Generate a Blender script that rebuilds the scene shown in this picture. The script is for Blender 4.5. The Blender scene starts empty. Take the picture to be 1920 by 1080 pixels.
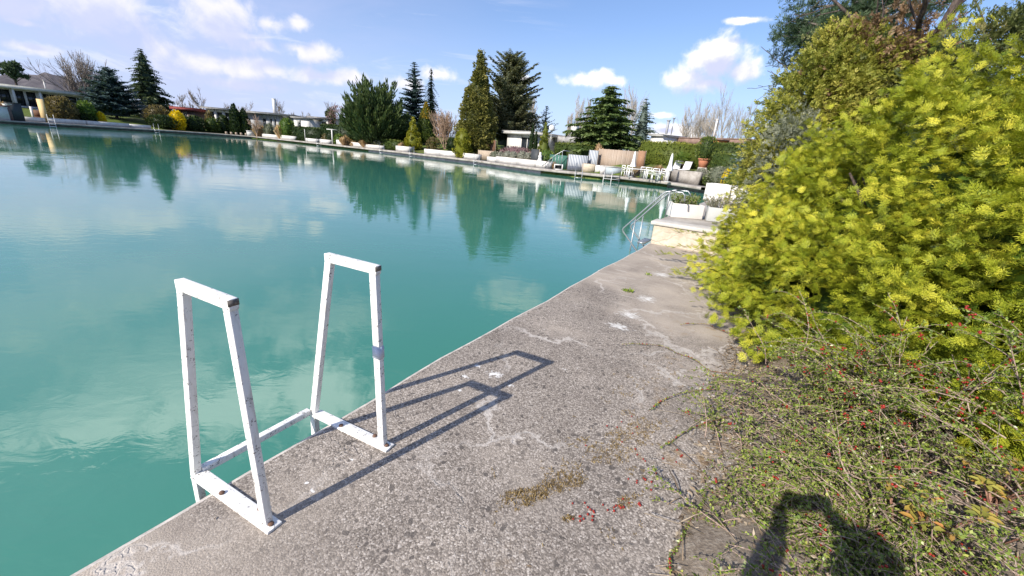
import bpy, math, random
import numpy as np
from mathutils import Vector, Matrix

random.seed(11)
rng = np.random.default_rng(11)
R = math.radians
scene = bpy.context.scene
C = scene.collection

# ------------------------------------------------------------------ camera
CAM_H = 1.5
PITCH, ROLL, FPX = math.atan(258.7 / 755.0), R(4.7), 755.0
_fw = np.array([0, math.cos(PITCH), -math.sin(PITCH)])
_r0 = np.array([1.0, 0, 0]); _u0 = np.cross(_r0, _fw)
_rt = math.cos(ROLL) * _r0 + math.sin(ROLL) * _u0
_up = -math.sin(ROLL) * _r0 + math.cos(ROLL) * _u0
cam_d = bpy.data.cameras.new('camera'); cam = bpy.data.objects.new('camera', cam_d); C.objects.link(cam)
cam_d.sensor_fit = 'HORIZONTAL'; cam_d.sensor_width = 36.0; cam_d.lens = FPX / 1920.0 * 36.0
cam_d.clip_start = 0.05; cam_d.clip_end = 6000
M = Matrix(((_rt[0], _up[0], -_fw[0], 0), (_rt[1], _up[1], -_fw[1], 0), (_rt[2], _up[2], -_fw[2], CAM_H), (0, 0, 0, 1)))
cam.matrix_world = M
scene.camera = cam

# survey helpers: the photograph's sight lines give the real places of things
def ray(px, py):
    d = _fw * FPX + _rt * (px - 960) - _up * (py - 540)
    return d / np.linalg.norm(d)
def pix(px, py, D):                       # the point on a sight line at horizontal distance D
    d = ray(px, py)
    return d * (D / math.hypot(d[0], d[1])) + np.array([0, 0, CAM_H])
def azi(px, py):
    d = ray(px, py); return math.atan2(d[0], d[1])
def azel(px, py):
    d = ray(px, py); return math.atan2(d[0], d[1]), math.asin(d[2])

# ------------------------------------------------------------------ light
SUN_EL, SUN_AZ = R(34.6), math.atan2(-0.964, -1.040)
sun_d = bpy.data.lights.new('sun', 'SUN'); sun = bpy.data.objects.new('sun', sun_d); C.objects.link(sun)
sun_d.energy = 4.0; sun_d.angle = R(0.5); sun_d.color = (1.0, 0.93, 0.82)
sv = Vector((math.sin(SUN_AZ) * math.cos(SUN_EL), math.cos(SUN_AZ) * math.cos(SUN_EL), math.sin(SUN_EL)))
sun.rotation_euler = sv.to_track_quat('Z', 'Y').to_euler()
sun.location = (-20, -20, 30)
scene.view_settings.view_transform = 'Standard'
scene.view_settings.look = 'None'
scene.view_settings.gamma = 1.0
scene.view_settings.exposure = 0.75

# ------------------------------------------------------------------ node helper
class NT:
    def __init__(s, tree): s.t = tree; s.n = tree.nodes; s.l = tree.links
    def node(s, kind, **kw):
        n = s.n.new(kind)
        for k, v in kw.items():
            if k.startswith('_'): setattr(n, k[1:], v)
            elif k.startswith('i'): s.put(n.inputs[int(k[1:])], v)
            else: s.put(n.inputs[k.replace('__', ' ')], v)
        return n
    def put(s, sock, v):
        if isinstance(v, bpy.types.NodeSocket): s.l.new(v, sock)
        elif v is not None: sock.default_value = v
    def math(s, op, a, b=None, c=None, clamp=False):
        n = s.n.new('ShaderNodeMath'); n.operation = op; n.use_clamp = clamp
        s.put(n.inputs[0], a)
        if b is not None: s.put(n.inputs[1], b)
        if c is not None: s.put(n.inputs[2], c)
        return n.outputs[0]
    def vmath(s, op, a, b=None, out=0):
        n = s.n.new('ShaderNodeVectorMath'); n.operation = op
        s.put(n.inputs[0], a)
        if b is not None:
            if op == 'SCALE': s.put(n.inputs[3], b)
            else: s.put(n.inputs[1], b)
        return n.outputs[1 if op in ('LENGTH', 'DISTANCE', 'DOT_PRODUCT') else 0]
    def mix(s, f, a, b, mode='MIX'):
        n = s.n.new('ShaderNodeMix'); n.data_type = 'RGBA'; n.blend_type = mode
        s.put(n.inputs[0], f); s.put(n.inputs[6], col(a)); s.put(n.inputs[7], col(b))
        return n.outputs[2]
    def ramp(s, f, stops, interp='LINEAR'):
        n = s.n.new('ShaderNodeValToRGB'); r = n.color_ramp; r.interpolation = interp
        while len(r.elements) < len(stops): r.elements.new(0.5)
        for e, (p, c) in zip(r.elements, stops):
            e.position = p; e.color = col(c) if not isinstance(c, (int, float)) else (c, c, c, 1)
        s.put(n.inputs[0], f); return n.outputs[0]
    def smooth(s, v, a, b, lo=0.0, hi=1.0):
        n = s.n.new('ShaderNodeMapRange'); n.interpolation_type = 'SMOOTHSTEP'
        s.put(n.inputs[0], v); n.inputs[1].default_value = a; n.inputs[2].default_value = b
        n.inputs[3].default_value = lo; n.inputs[4].default_value = hi
        return n.outputs[0]
    def noise(s, vec, scale, detail=3, rough=0.55, dist=0.0, out=0):
        n = s.n.new('ShaderNodeTexNoise'); s.put(n.inputs['Vector'], vec)
        n.inputs['Scale'].default_value = scale; n.inputs['Detail'].default_value = detail
        n.inputs['Roughness'].default_value = rough; n.inputs['Distortion'].default_value = dist
        return n.outputs[out]
    def voro(s, vec, scale, feature='F1', out='Distance', rnd=1.0):
        n = s.n.new('ShaderNodeTexVoronoi'); n.feature = feature; s.put(n.inputs['Vector'], vec)
        n.inputs['Scale'].default_value = scale; n.inputs['Randomness'].default_value = rnd
        return n.outputs[out]
    def mapping(s, vec, rot=(0, 0, 0), scale=(1, 1, 1), loc=(0, 0, 0)):
        n = s.n.new('ShaderNodeMapping'); s.put(n.inputs[0], vec)
        n.inputs[1].default_value = loc; n.inputs[2].default_value = rot; n.inputs[3].default_value = scale
        return n.outputs[0]
def col(c):
    if isinstance(c, (tuple, list)) and len(c) == 3: return (c[0], c[1], c[2], 1.0)
    return c

# ------------------------------------------------------------------ sky and clouds
def cloud_group():
    g = bpy.data.node_groups.new('cloud_density', 'ShaderNodeTree')
    g.interface.new_socket('Vector', in_out='INPUT', socket_type='NodeSocketVector')
    g.interface.new_socket('Density', in_out='OUTPUT', socket_type='NodeSocketFloat')
    t = NT(g); gi = t.node('NodeGroupInput'); go = t.node('NodeGroupOutput')
    d = gi.outputs[0]
    sep = t.node('ShaderNodeSeparateXYZ', i0=d)
    az = t.math('ARCTAN2', sep.outputs[0], sep.outputs[1]); el = t.math('ARCSINE', sep.outputs[2])
    ae = t.node('ShaderNodeCombineXYZ', i0=az, i1=el, i2=0.0).outputs[0]
    # cumulus: centre and half sizes, as the eye sees them from the deck
    blobs = [(1342, 122, 72, 50), (1298, 146, 62, 34), (1388, 136, 46, 36), (1348, 92, 44, 32), (1322, 158, 66, 24),
             (430, 18, 78, 36), (500, 46, 52, 22), (560, 44, 24, 20), (385, 12, 40, 26), (455, 66, 60, 14),
             (176, 30, 46, 14), (300, 96, 52, 34), (370, 122, 92, 34), (450, 132, 80, 26), (500, 128, 60, 20),
             (486, 82, 34, 16), (582, 102, 62, 24), (560, 92, 36, 16), (440, 158, 100, 16), (600, 142, 92, 20), (655, 144, 44, 18),
             (822, 140, 40, 18), (1102, 150, 56, 18), (1120, 142, 36, 14), (1150, 152, 30, 13), (978, 150, 22, 12),
             (1402, 38, 42, 8), (1252, 246, 70, 18), (1242, 216, 26, 8), (760, 156, 40, 22), (60, 90, 90, 16), (40, 42, 50, 10),]
    def mirror(px, py):                      # the sky seen by reflection in the lake
        d = ray(px, py); return math.atan2(d[0], d[1]), math.asin(-d[2])
    low_ = [(azel(x, y), ((abs(azel(x + rx, y)[0] - azel(x - rx, y)[0])) / 2, abs(azel(x, y - ry)[1] - azel(x, y + ry)[1]) / 2)) for x, y, rx, ry in blobs]
    high = [(60, 590, 140, 50), (200, 560, 150, 40), (300, 690, 150, 80), (150, 780, 140, 50), (420, 770, 140, 50), (560, 610, 90, 50), (640, 590, 60, 30), (960, 552, 52, 26), (600, 740, 80, 60), (470, 410, 70, 26), (80, 400, 130, 40), (250, 400, 100, 30)]
    low_ += [(mirror(x, y), ((abs(mirror(x + rx, y)[0] - mirror(x - rx, y)[0])) / 2, abs(mirror(x, y - ry)[1] - mirror(x, y + ry)[1]) / 2)) for x, y, rx, ry in [(x, y, rx * 1.4, ry * 1.6) for x, y, rx, ry in high]]
    best = None
    for (a, e), (ra, re) in low_:
        v = t.vmath('SUBTRACT', ae, (a, e, 0)); v = t.vmath('MULTIPLY', v, (1 / ra, 1 / re, 0))
        q = t.math('SUBTRACT', 1.0, t.vmath('LENGTH', v))
        best = q if best is None else t.math('SMOOTH_MAX', best, q, 0.25)
    n = t.noise(d, 21, 9, 0.60, 0.25); n2 = t.noise(d, 8, 4, 0.55)
    s = t.math('ADD', best, t.math('MULTIPLY', t.math('SUBTRACT', n, 0.475), 2.2))
    s = t.math('ADD', s, t.math('MULTIPLY', t.math('SUBTRACT', n2, 0.5), 0.8))
    g.links.new(s, go.inputs[0])
    return g
world = bpy.data.worlds.new('World'); scene.world = world; world.use_nodes = True
world.cycles.sampling_method = 'MANUAL'; world.cycles.sample_map_resolution = 512
t = NT(world.node_tree); t.n.clear()
tc = t.node('ShaderNodeTexCoord').outputs['Generated']
sky = t.node('ShaderNodeTexSky', _sky_type='NISHITA', _sun_disc=False, _sun_elevation=SUN_EL,
             _sun_rotation=SUN_AZ % (2 * math.pi), _altitude=150, _air_density=1.0, _dust_density=0.6, _ozone_density=2.5)
skyc = t.mix(1.0, sky.outputs[0], (0.86, 1.0, 1.22), 'MULTIPLY')
skyc = t.mix(0.16, skyc, (4.2, 5.2, 7.6))
grp = cloud_group()
d = t.vmath('NORMALIZE', tc)
c1 = t.node('ShaderNodeGroup', _node_tree=grp, i0=d).outputs[0]
c2 = t.node('ShaderNodeGroup', _node_tree=grp, i0=t.vmath('ADD', d, (-0.012, 0, 0.030))).outputs[0]
sepw = t.node('ShaderNodeSeparateXYZ', i0=d)
azw = t.math('ARCTAN2', sepw.outputs[0], sepw.outputs[1])
# thin veil over the left of the view and streaks of cirrus
veil_n = t.noise(t.mapping(d, scale=(1, 1, 3.0)), 3.2, 5, 0.6, 0.4)
veil = t.math('MULTIPLY', t.smooth(azw, R(2), R(-52)), t.smooth(veil_n, 0.28, 0.68, 0.22, 0.88))
veil = t.math('MULTIPLY', veil, t.smooth(sepw.outputs[2], 1.0, 0.6))
low = t.math('MULTIPLY', t.smooth(sepw.outputs[2], 0.30, 0.0), 0.58)
cir = t.noise(t.mapping(d, rot=(0, R(12), R(25)), scale=(1.2, 5, 11)), 2.4, 6, 0.62, 0.6)
cir = t.math('MULTIPLY', t.smooth(cir, 0.54, 0.78), t.math('MULTIPLY', t.smooth(azw, R(8), R(-12)), 0.6))
skyc = t.mix(low, skyc, (4.7, 5.4, 7.9))
skyc = t.mix(veil, skyc, (4.5, 4.9, 7.1))
skyc = t.mix(cir, skyc, (6.6, 6.8, 7.9))
dens = t.smooth(c1, -0.05, 0.8)
dens = t.math('MULTIPLY', dens, t.math('MAXIMUM', t.smooth(sepw.outputs[2], 0.36, 0.5), t.smooth(azw, R(-58), R(4), 0.78, 1.0)))
shade = t.smooth(c2, -0.35, 0.85)
top = t.mix(t.smooth(azw, R(2), R(-18)), (9.6, 9.2, 9.2), (7.6, 7.35, 8.0))
cl = t.mix(shade, top, (5.0, 5.3, 7.3))
hi = t.smooth(sepw.outputs[2], 0.36, 0.56)                  # unseen clouds overhead, brightness added to strengthen their reflection in the lake
cl = t.mix(hi, cl, (24.0, 23.5, 22.5))
skyc = t.mix(dens, skyc, cl)
bg = t.node('ShaderNodeBackground', Color=skyc, Strength=0.085)
wo = t.node('ShaderNodeOutputWorld'); t.l.new(bg.outputs[0], wo.inputs[0])

# ------------------------------------------------------------------ mesh building
class G:
    """collects vertices and faces, links them as ONE mesh object"""
    def __init__(s): s.v = []; s.f = []; s.t = []; s.m = []; s.n = 0
    def add(s, V, F, tint=0.5, mat=0):
        V = np.asarray(V, float).reshape(-1, 3); F = np.asarray(F, np.int64)
        if len(F) == 0: return
        s.v.append(V); s.f.append(F + s.n); s.n += len(V)
        s.t.append(np.broadcast_to(np.asarray(tint, float), (len(F),)).copy())
        s.m.append(np.full(len(F), mat))
    def build(s, name, mats, parent=None, smooth=False, loc=None, rz=0.0, bevel=0.0):
        me = bpy.data.meshes.new(name)
        V = np.concatenate(s.v) if s.v else np.zeros((0, 3))
        me.vertices.add(len(V)); me.vertices.foreach_set('co', V.astype(np.float32).ravel())
        tot = np.concatenate([np.full(len(f), f.shape[1]) for f in s.f])
        idx = np.concatenate([f.ravel() for f in s.f])
        st = np.concatenate([[0], np.cumsum(tot)[:-1]])
        me.loops.add(len(idx)); me.loops.foreach_set('vertex_index', idx.astype(np.int32))
        me.polygons.add(len(tot)); me.polygons.foreach_set('loop_start', st.astype(np.int32))
        try: me.polygons.foreach_set('loop_total', tot.astype(np.int32))
        except Exception: pass
        me.polygons.foreach_set('material_index', np.concatenate(s.m).astype(np.int32))
        if smooth: me.polygons.foreach_set('use_smooth', np.ones(len(tot), bool))
        a = me.attributes.new('tint', 'FLOAT', 'FACE'); a.data.foreach_set('value', np.concatenate(s.t).astype(np.float32))
        me.update(calc_edges=True); me.validate()
        for m in (mats if isinstance(mats, (list, tuple)) else [mats]): me.materials.append(m)
        o = bpy.data.objects.new(name, me); C.objects.link(o)
        if parent: o.parent = parent
        if loc is not None: o.location = loc
        o.rotation_euler = (0, 0, rz)
        if bevel:
            b = o.modifiers.new('bevel', 'BEVEL'); b.width = bevel; b.segments = 2; b.limit_method = 'ANGLE'
        return o
BOXF = [(0, 3, 2, 1), (4, 5, 6, 7), (0, 1, 5, 4), (1, 2, 6, 5), (2, 3, 7, 6), (3, 0, 4, 7)]
def box(g, c, s, rz=0.0, tint=0.5, mat=0, M3=None):
    x, y, z = s[0] / 2, s[1] / 2, s[2] / 2
    V = np.array([(-x, -y, -z), (x, -y, -z), (x, y, -z), (-x, y, -z), (-x, -y, z), (x, -y, z), (x, y, z), (-x, y, z)])
    if M3 is not None: V = V @ np.asarray(M3).T
    elif rz:
        k, q = math.cos(rz), math.sin(rz); V = V @ np.array([(k, q, 0), (-q, k, 0), (0, 0, 1)])
    g.add(V + np.asarray(c, float), BOXF, tint, mat)
def bar(g, a, b, w, d, side=(0, 0, 1), tint=0.5, mat=0):
    """square bar from a to b, width w across the 'side' direction, depth d"""
    a = np.asarray(a, float); b = np.asarray(b, float); ax = b - a; L = np.linalg.norm(ax); ax = ax / L
    s = np.asarray(side, float); s = s - ax * (s @ ax); s = s / np.linalg.norm(s); u = np.cross(s, ax)
    box(g, (a + b) / 2, (L, w, d), M3=np.stack([ax, u, s], 1), tint=tint, mat=mat)
def tube(g, pts, r, k=6, tint=0.5, mat=0, cap=True):
    P = np.asarray(pts, float); n = len(P); r = np.broadcast_to(np.asarray(r, float), (n,))
    T = np.gradient(P, axis=0); T /= np.linalg.norm(T, axis=1)[:, None] + 1e-9
    ref = np.array([0, 0, 1.0]) if abs(T[0, 2]) < 0.9 else np.array([1.0, 0, 0])
    X = np.cross(T, ref); X /= np.linalg.norm(X, axis=1)[:, None] + 1e-9
    Y = np.cross(T, X)
    a = np.arange(k) * 2 * math.pi / k
    V = P[:, None, :] + r[:, None, None] * (np.cos(a)[None, :, None] * X[:, None, :] + np.sin(a)[None, :, None] * Y[:, None, :])
    i = np.arange(n - 1)[:, None] * k; j = np.arange(k)[None, :]; j2 = (j + 1) % k
    F = np.stack([i + j, i + j2, i + k + j2, i + k + j], -1).reshape(-1, 4)
    base = g.n; g.add(V.reshape(-1, 3), F, tint, mat)
    if cap and k > 2:
        for s0, rev in ((0, True), ((n - 1) * k, False)):
            f = np.arange(k) + s0
            g.f.append((f[::-1] if rev else f)[None, :] + base); g.t.append(np.array([tint])); g.m.append(np.array([mat]))
def lathe(g, prof, k=16, tint=0.5, mat=0, c=(0, 0, 0)):
    P = np.asarray(prof, float); n = len(P); a = np.arange(k) * 2 * math.pi / k
    V = np.stack([P[:, 0:1] * np.cos(a), P[:, 0:1] * np.sin(a), np.repeat(P[:, 1:2], k, 1)], -1).reshape(-1, 3)
    i = np.arange(n - 1)[:, None] * k; j = np.arange(k)[None, :]; j2 = (j + 1) % k
    g.add(V + np.asarray(c, float), np.stack([i + j, i + j2, i + k + j2, i + k + j], -1).reshape(-1, 4), tint, mat)
def unit(v): return v / (np.linalg.norm(v, axis=-1, keepdims=True) + 1e-9)
def rdir(n): return unit(rng.normal(size=(n, 3)))
def leaves(g, P, D, L, W, tint, N=None, fold=0.0, mat=0):
    """one small diamond leaf per row: base P, direction D, length L, width W"""
    n = len(P)
    if n == 0: return
    D = unit(D); N = rdir(n) if N is None else N
    S = unit(np.cross(D, N)); L = np.broadcast_to(L, (n,))[:, None]; W = np.broadcast_to(W, (n,))[:, None]
    Nn = np.cross(S, D)
    V = np.stack([P, P + D * L * 0.45 + S * W / 2 + Nn * fold * W, P + D * L, P + D * L * 0.45 - S * W / 2 + Nn * fold * W], 1).reshape(-1, 3)
    g.add(V, np.arange(n * 4).reshape(n, 4), tint, mat)
def scatter(g, pv, pf, P, X, Z, S, tint, mat=0):
    """copies of a small prototype spray (verts pv, faces pf): X axis along X, Z axis near Z"""
    n = len(P)
    if n == 0: return
    X = unit(X); Y = unit(np.cross(Z, X)); Z = np.cross(X, Y)
    Mx = np.stack([X, Y, Z], -1) * np.broadcast_to(S, (n,))[:, None, None]
    V = np.einsum('nij,mj->nmi', Mx, pv) + P[:, None, :]
    F = pf[None] + (np.arange(n) * len(pv))[:, None, None]
    g.add(V.reshape(-1, 3), F.reshape(-1, pf.shape[1]), np.repeat(tint, len(pf)) + rng.normal(0, 0.06, n * len(pf)), mat)
_ks = rng.normal(size=(3, 14, 3)); _ph = rng.uniform(0, 6.28, (3, 14))
def lump(P, scale, which=0):
    """smooth noise, about -1..1"""
    P = np.asarray(P, float)
    o = np.zeros(P.shape[:-1])
    for k, (w, p) in enumerate(zip(_ks[which], _ph[which])):
        f = scale * (1 + 0.16 * k); o += np.sin(P @ w * f + p) / (1 + 0.12 * k)
    return o / 3.6
ICO = None
def ico(g, c, r, tint=0.5, mat=0, sub=1):
    global ICO
    if ICO is None:
        import bmesh
        ICO = {}
        for s in (1, 2, 3):
            bm = bmesh.new(); bmesh.ops.create_icosphere(bm, subdivisions=s, radius=1)
            bm.verts.ensure_lookup_table()
            ICO[s] = (np.array([v.co[:] for v in bm.verts]), np.array([[v.index for v in f.verts] for f in bm.faces])); bm.free()
    V, F = ICO[sub]; g.add(V * np.asarray(r, float) + np.asarray(c, float), F, tint, mat)

# ------------------------------------------------------------------ things
def thing(name, label, cat, loc=(0, 0, 0), rz=0.0, group=None):
    o = bpy.data.objects.new(name, None); C.objects.link(o)
    o.location = loc; o.rotation_euler = (0, 0, rz); o.empty_display_size = 0.2
    return tag(o, label, cat, group)
def tag(o, label, cat, group=None):
    o['label'] = label; o['category'] = cat
    if group: o['group'] = group
    o['kind'] = 'thing'
    return o
def structure(o): o['kind'] = 'structure'; return o
def stuff(o, label=None, cat=None):
    o['kind'] = 'stuff'
    if label: o['label'] = label; o['category'] = cat
    return o
# ------------------------------------------------------------------ materials
def mat(name):
    m = bpy.data.materials.new(name); m.use_nodes = True
    t = NT(m.node_tree); t.n.clear(); return m, t
def finish(t, sh, disp=None):
    o = t.node('ShaderNodeOutputMaterial'); t.l.new(sh, o.inputs[0])
def bump(t, h, strength, dist):
    return t.node('ShaderNodeBump', Strength=strength, Distance=dist, Height=h).outputs[0]
def pbr(t, base, rough=0.6, spec=0.4, metal=0.0, normal=None):
    n = t.node('ShaderNodeBsdfPrincipled')
    t.put(n.inputs['Base Color'], col(base)); t.put(n.inputs['Roughness'], rough)
    t.put(n.inputs['Specular IOR Level'], spec); t.put(n.inputs['Metallic'], metal)
    if normal is not None: t.put(n.inputs['Normal'], normal)
    return n.outputs[0]
def objco(t): return t.node('ShaderNodeTexCoord').outputs['Object']
_plain = {}
def plain(name, c, rough=0.6, var=0.12, scale=6.0, spec=0.35, metal=0.0, bmp=0.15):
    """a paint, plaster, wood or metal with a little wear and unevenness"""
    if name in _plain: return _plain[name]
    m, t = mat(name); co = objco(t)
    n = t.noise(co, scale, 5, 0.6); n2 = t.noise(co, scale * 7, 3, 0.6)
    f = t.smooth(t.math('ADD', t.math('MULTIPLY', n, 0.7), t.math('MULTIPLY', n2, 0.3)), 0.3, 0.7)
    a = tuple(x * (1 - var) for x in c); b = tuple(min(0.92, x * (1 + var)) for x in c)
    finish(t, pbr(t, t.mix(f, a, b), rough, spec, metal, bump(t, n2, bmp, 0.01)))
    _plain[name] = m; return m
_fol = {}
def foliage(name, dark, mid, light, trans=0.3, rough=0.5, spec=0.25):
    """leaves: each face carries its own tint, the light comes partly through"""
    if name in _fol: return _fol[name]
    m, t = mat(name)
    ti = t.node('ShaderNodeAttribute', _attribute_name='tint').outputs['Fac']
    c = t.ramp(ti, [(0.0, dark), (0.5, mid), (1.0, light)])
    p = pbr(t, c, rough, spec)
    tr = t.node('ShaderNodeBsdfTranslucent', Color=t.mix(1.0, c, (1.0, 1.0, 0.55), 'MULTIPLY')).outputs[0]
    finish(t, t.node('ShaderNodeMixShader', i0=trans, i1=p, i2=tr).outputs[0])
    _fol[name] = m; return m
def bark(name, a, b, scale=30):
    if name in _plain: return _plain[name]
    m, t = mat(name); co = objco(t)
    n = t.noise(t.mapping(co, scale=(1, 1, 0.25)), scale, 5, 0.65)
    finish(t, pbr(t, t.mix(t.smooth(n, 0.35, 0.65), a, b), 0.85, 0.15, 0, bump(t, n, 0.5, 0.02)))
    _plain[name] = m; return m

def water_material():
    m, t = mat('lake_water'); co = t.node('ShaderNodeTexCoord').outputs['Object']
    big = t.noise(co, 0.045, 3, 0.6)
    calm = t.smooth(t.noise(co, 0.16, 3, 0.6, 0.8), 0.38, 0.66, 0.15, 1.0)
    mp = t.mapping(co, rot=(0, 0, R(28)), scale=(1.0, 1.9, 1.0))
    a = t.noise(mp, 1.1, 2, 0.5, 0.4); b = t.noise(mp, 3.6, 3, 0.55, 0.6); c = t.noise(mp, 0.35, 2, 0.5)
    h = t.math('ADD', t.math('MULTIPLY', a, 0.008), t.math('ADD', t.math('MULTIPLY', c, 0.018), t.math('MULTIPLY', t.math('MULTIPLY', b, calm), 0.0095)))
    nb = t.node('ShaderNodeBump', Strength=1.0, Distance=0.32, Height=h).outputs[0]
    base = t.mix(t.smooth(big, 0.3, 0.7), (0.042, 0.190, 0.142), (0.052, 0.220, 0.165))
    n = t.node('ShaderNodeBsdfPrincipled')
    t.put(n.inputs['Base Color'], base); n.inputs['Roughness'].default_value = 0.012
    n.inputs['IOR'].default_value = 1.45; t.put(n.inputs['Normal'], nb)
    n.inputs['Specular IOR Level'].default_value = 0.6
    finish(t, n.outputs[0]); return m

def deck_material():
    m, t = mat('deck_concrete'); co = t.node('ShaderNodeTexCoord').outputs['Object']
    warp = t.vmath('ADD', co, t.vmath('SCALE', t.vmath('SUBTRACT', t.noise(co, 40, 2, 0.5, out=1), (0.5, 0.5, 0.5)), 0.012))
    cellc = t.node('ShaderNodeSeparateColor', i0=t.voro(warp, 140, 'F1', 'Color')).outputs[0]
    d1 = t.voro(warp, 140, 'F1', 'Distance')
    cellb = t.node('ShaderNodeSeparateColor', i0=t.voro(warp, 52, 'F1', 'Color')).outputs[1]
    peb = t.ramp(cellc, [(0.0, (0.115, 0.098, 0.085)), (0.3, (0.21, 0.182, 0.158)), (0.62, (0.345, 0.302, 0.264)), (0.9, (0.45, 0.40, 0.355)), (1.0, (0.60, 0.55, 0.50))])
    peb = t.mix(t.smooth(cellb, 0.93, 0.98), peb, (0.09, 0.08, 0.075))
    peb = t.mix(t.smooth(d1, 0.5, 0.8, 0, 0.6), peb, (0.17, 0.15, 0.13))
    grit = t.noise(co, 260, 2, 0.7)
    cem = t.mix(t.smooth(grit, 0.32, 0.68), (0.29, 0.25, 0.212), (0.49, 0.43, 0.37))
    rotc = t.mapping(co, rot=(0, 0, R(30.5)))            # x across the path, y along it
    sep = t.node('ShaderNodeSeparateXYZ', i0=rotc)
    along = sep.outputs[1]
    worn = t.math('ADD', t.noise(co, 0.85, 5, 0.6, 0.3), t.math('ADD', t.smooth(along, 2.6, 6.2, -0.05, 0.24), t.smooth(along, 1.4, 0.2, 0.0, 0.16)))
    c = t.mix(t.smooth(worn, 0.46, 0.70, 0.08, 0.95), peb, cem)
    # broad dark and pale weathering
    st = t.noise(co, 1.7, 6, 0.65, 0.5)
    c = t.mix(1.0, c, t.ramp(st, [(0.25, (0.70, 0.68, 0.67)), (0.5, (0.94, 0.93, 0.92)), (0.75, (1.22, 1.2, 1.17))]), 'MULTIPLY')
    # rubbed streaks across the path, towards the wall
    sn = t.noise(t.mapping(rotc, scale=(0.9, 9.0, 1)), 1.4, 5, 0.7, 0.5)
    sf = t.math('MULTIPLY', t.smooth(sn, 0.56, 0.70), t.smooth(along, 3.0, 4.6, 0.0, 0.6))
    c = t.mix(sf, c, (0.52, 0.47, 0.42))
    # lime blooms and lichen: pale spots of their own shape
    ln = t.noise(co, 13, 5, 0.7, 0.3); ls = t.noise(co, 3.2, 3, 0.6)
    spots = t.math('MULTIPLY', t.smooth(ln, 0.665, 0.70), t.smooth(ls, 0.50, 0.66))
    c = t.mix(t.math('MULTIPLY', spots, 0.8), c, (0.66, 0.64, 0.60))
    for (px, py, rx, ry) in ((928, 702, .10, .08), (896, 686, .05, .03), (872, 706, .05, .03), (1060, 693, .03, .02), (1082, 690, .03, .02),
                             (955, 722, .09, .025), (1212, 560, .16, .20), (1180, 590, .18, .16), (1160, 612, .2, .12), (1240, 515, .2, .2),
                             (575, 905, .02, .015), (660, 862, .018, .012), (586, 920, .03, .012), (862, 732, .03, .02)):
        r = ray(px, py); p = r * (-CAM_H / r[2])
        dv = t.vmath('MULTIPLY', t.vmath('SUBTRACT', rotc, tuple(_rotz(p, R(30.5)))), (1 / rx, 1 / ry, 0))
        q = t.math('SUBTRACT', 1.0, t.vmath('LENGTH', dv))
        big_ = rx > 0.12
        nn = t.noise(t.mapping(rotc, scale=(1, 3.5, 1)), 17, 4, 0.7) if big_ else t.noise(co, 34, 4, 0.7)
        q = t.math('ADD', t.math('MULTIPLY', q, 0.9), t.math('MULTIPLY', t.math('SUBTRACT', nn, 0.5), 3.4 if big_ else 2.6))
        c = t.mix(t.smooth(q, 0.45, 0.75, 0, 0.78 if big_ else 0.92), c, (0.74, 0.73, 0.71))
    # hairline cracks with lime washed out of them
    wv = t.vmath('ADD', co, t.vmath('SCALE', t.vmath('SUBTRACT', t.noise(co, 1.6, 5, 0.65, out=1), (0.5, 0.5, 0.5)), 0.9))
    ce = t.voro(wv, 0.9, 'DISTANCE_TO_EDGE', 'Distance')
    cm = t.smooth(t.noise(co, 0.9, 2, 0.5), 0.42, 0.58)
    rag = t.noise(co, 30, 4, 0.7)
    halo = t.math('MULTIPLY', t.math('MULTIPLY', t.smooth(t.math('ADD', ce, t.math('MULTIPLY', t.math('SUBTRACT', rag, 0.5), 0.07)), 0.03, 0.0), cm), 0.6)
    c = t.mix(halo, c, (0.60, 0.555, 0.51))
    crack = t.math('MULTIPLY', t.smooth(ce, 0.006, 0.002), t.smooth(t.noise(co, 1.3, 2, 0.5), 0.47, 0.53))
    c = t.mix(t.math('MULTIPLY', crack, 0.12), c, (0.06, 0.055, 0.05))
    # brown dried moss film near the shrubs
    across = sep.outputs[0]
    mo = t.math('MULTIPLY', t.smooth(t.noise(co, 7, 6, 0.72), 0.53, 0.66), t.math('MULTIPLY', t.smooth(t.noise(co, 1.3, 2, 0.5), 0.45, 0.6), t.smooth(across, -0.9, 0.4)))
    c = t.mix(t.math('MULTIPLY', mo, 0.85), c, (0.27, 0.18, 0.085))
    hgt = t.math('ADD', t.math('MULTIPLY', t.math('SUBTRACT', 1.0, d1), 0.5), t.math('ADD', t.math('MULTIPLY', grit, 0.3), t.math('MULTIPLY', crack, -1.5)))
    finish(t, pbr(t, c, 0.85, 0.25, 0, bump(t, hgt, 0.55, 0.006))); return m
def _rotz(p, a): return (p[0] * math.cos(a) - p[1] * math.sin(a), p[0] * math.sin(a) + p[1] * math.cos(a), 0.0)

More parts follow.
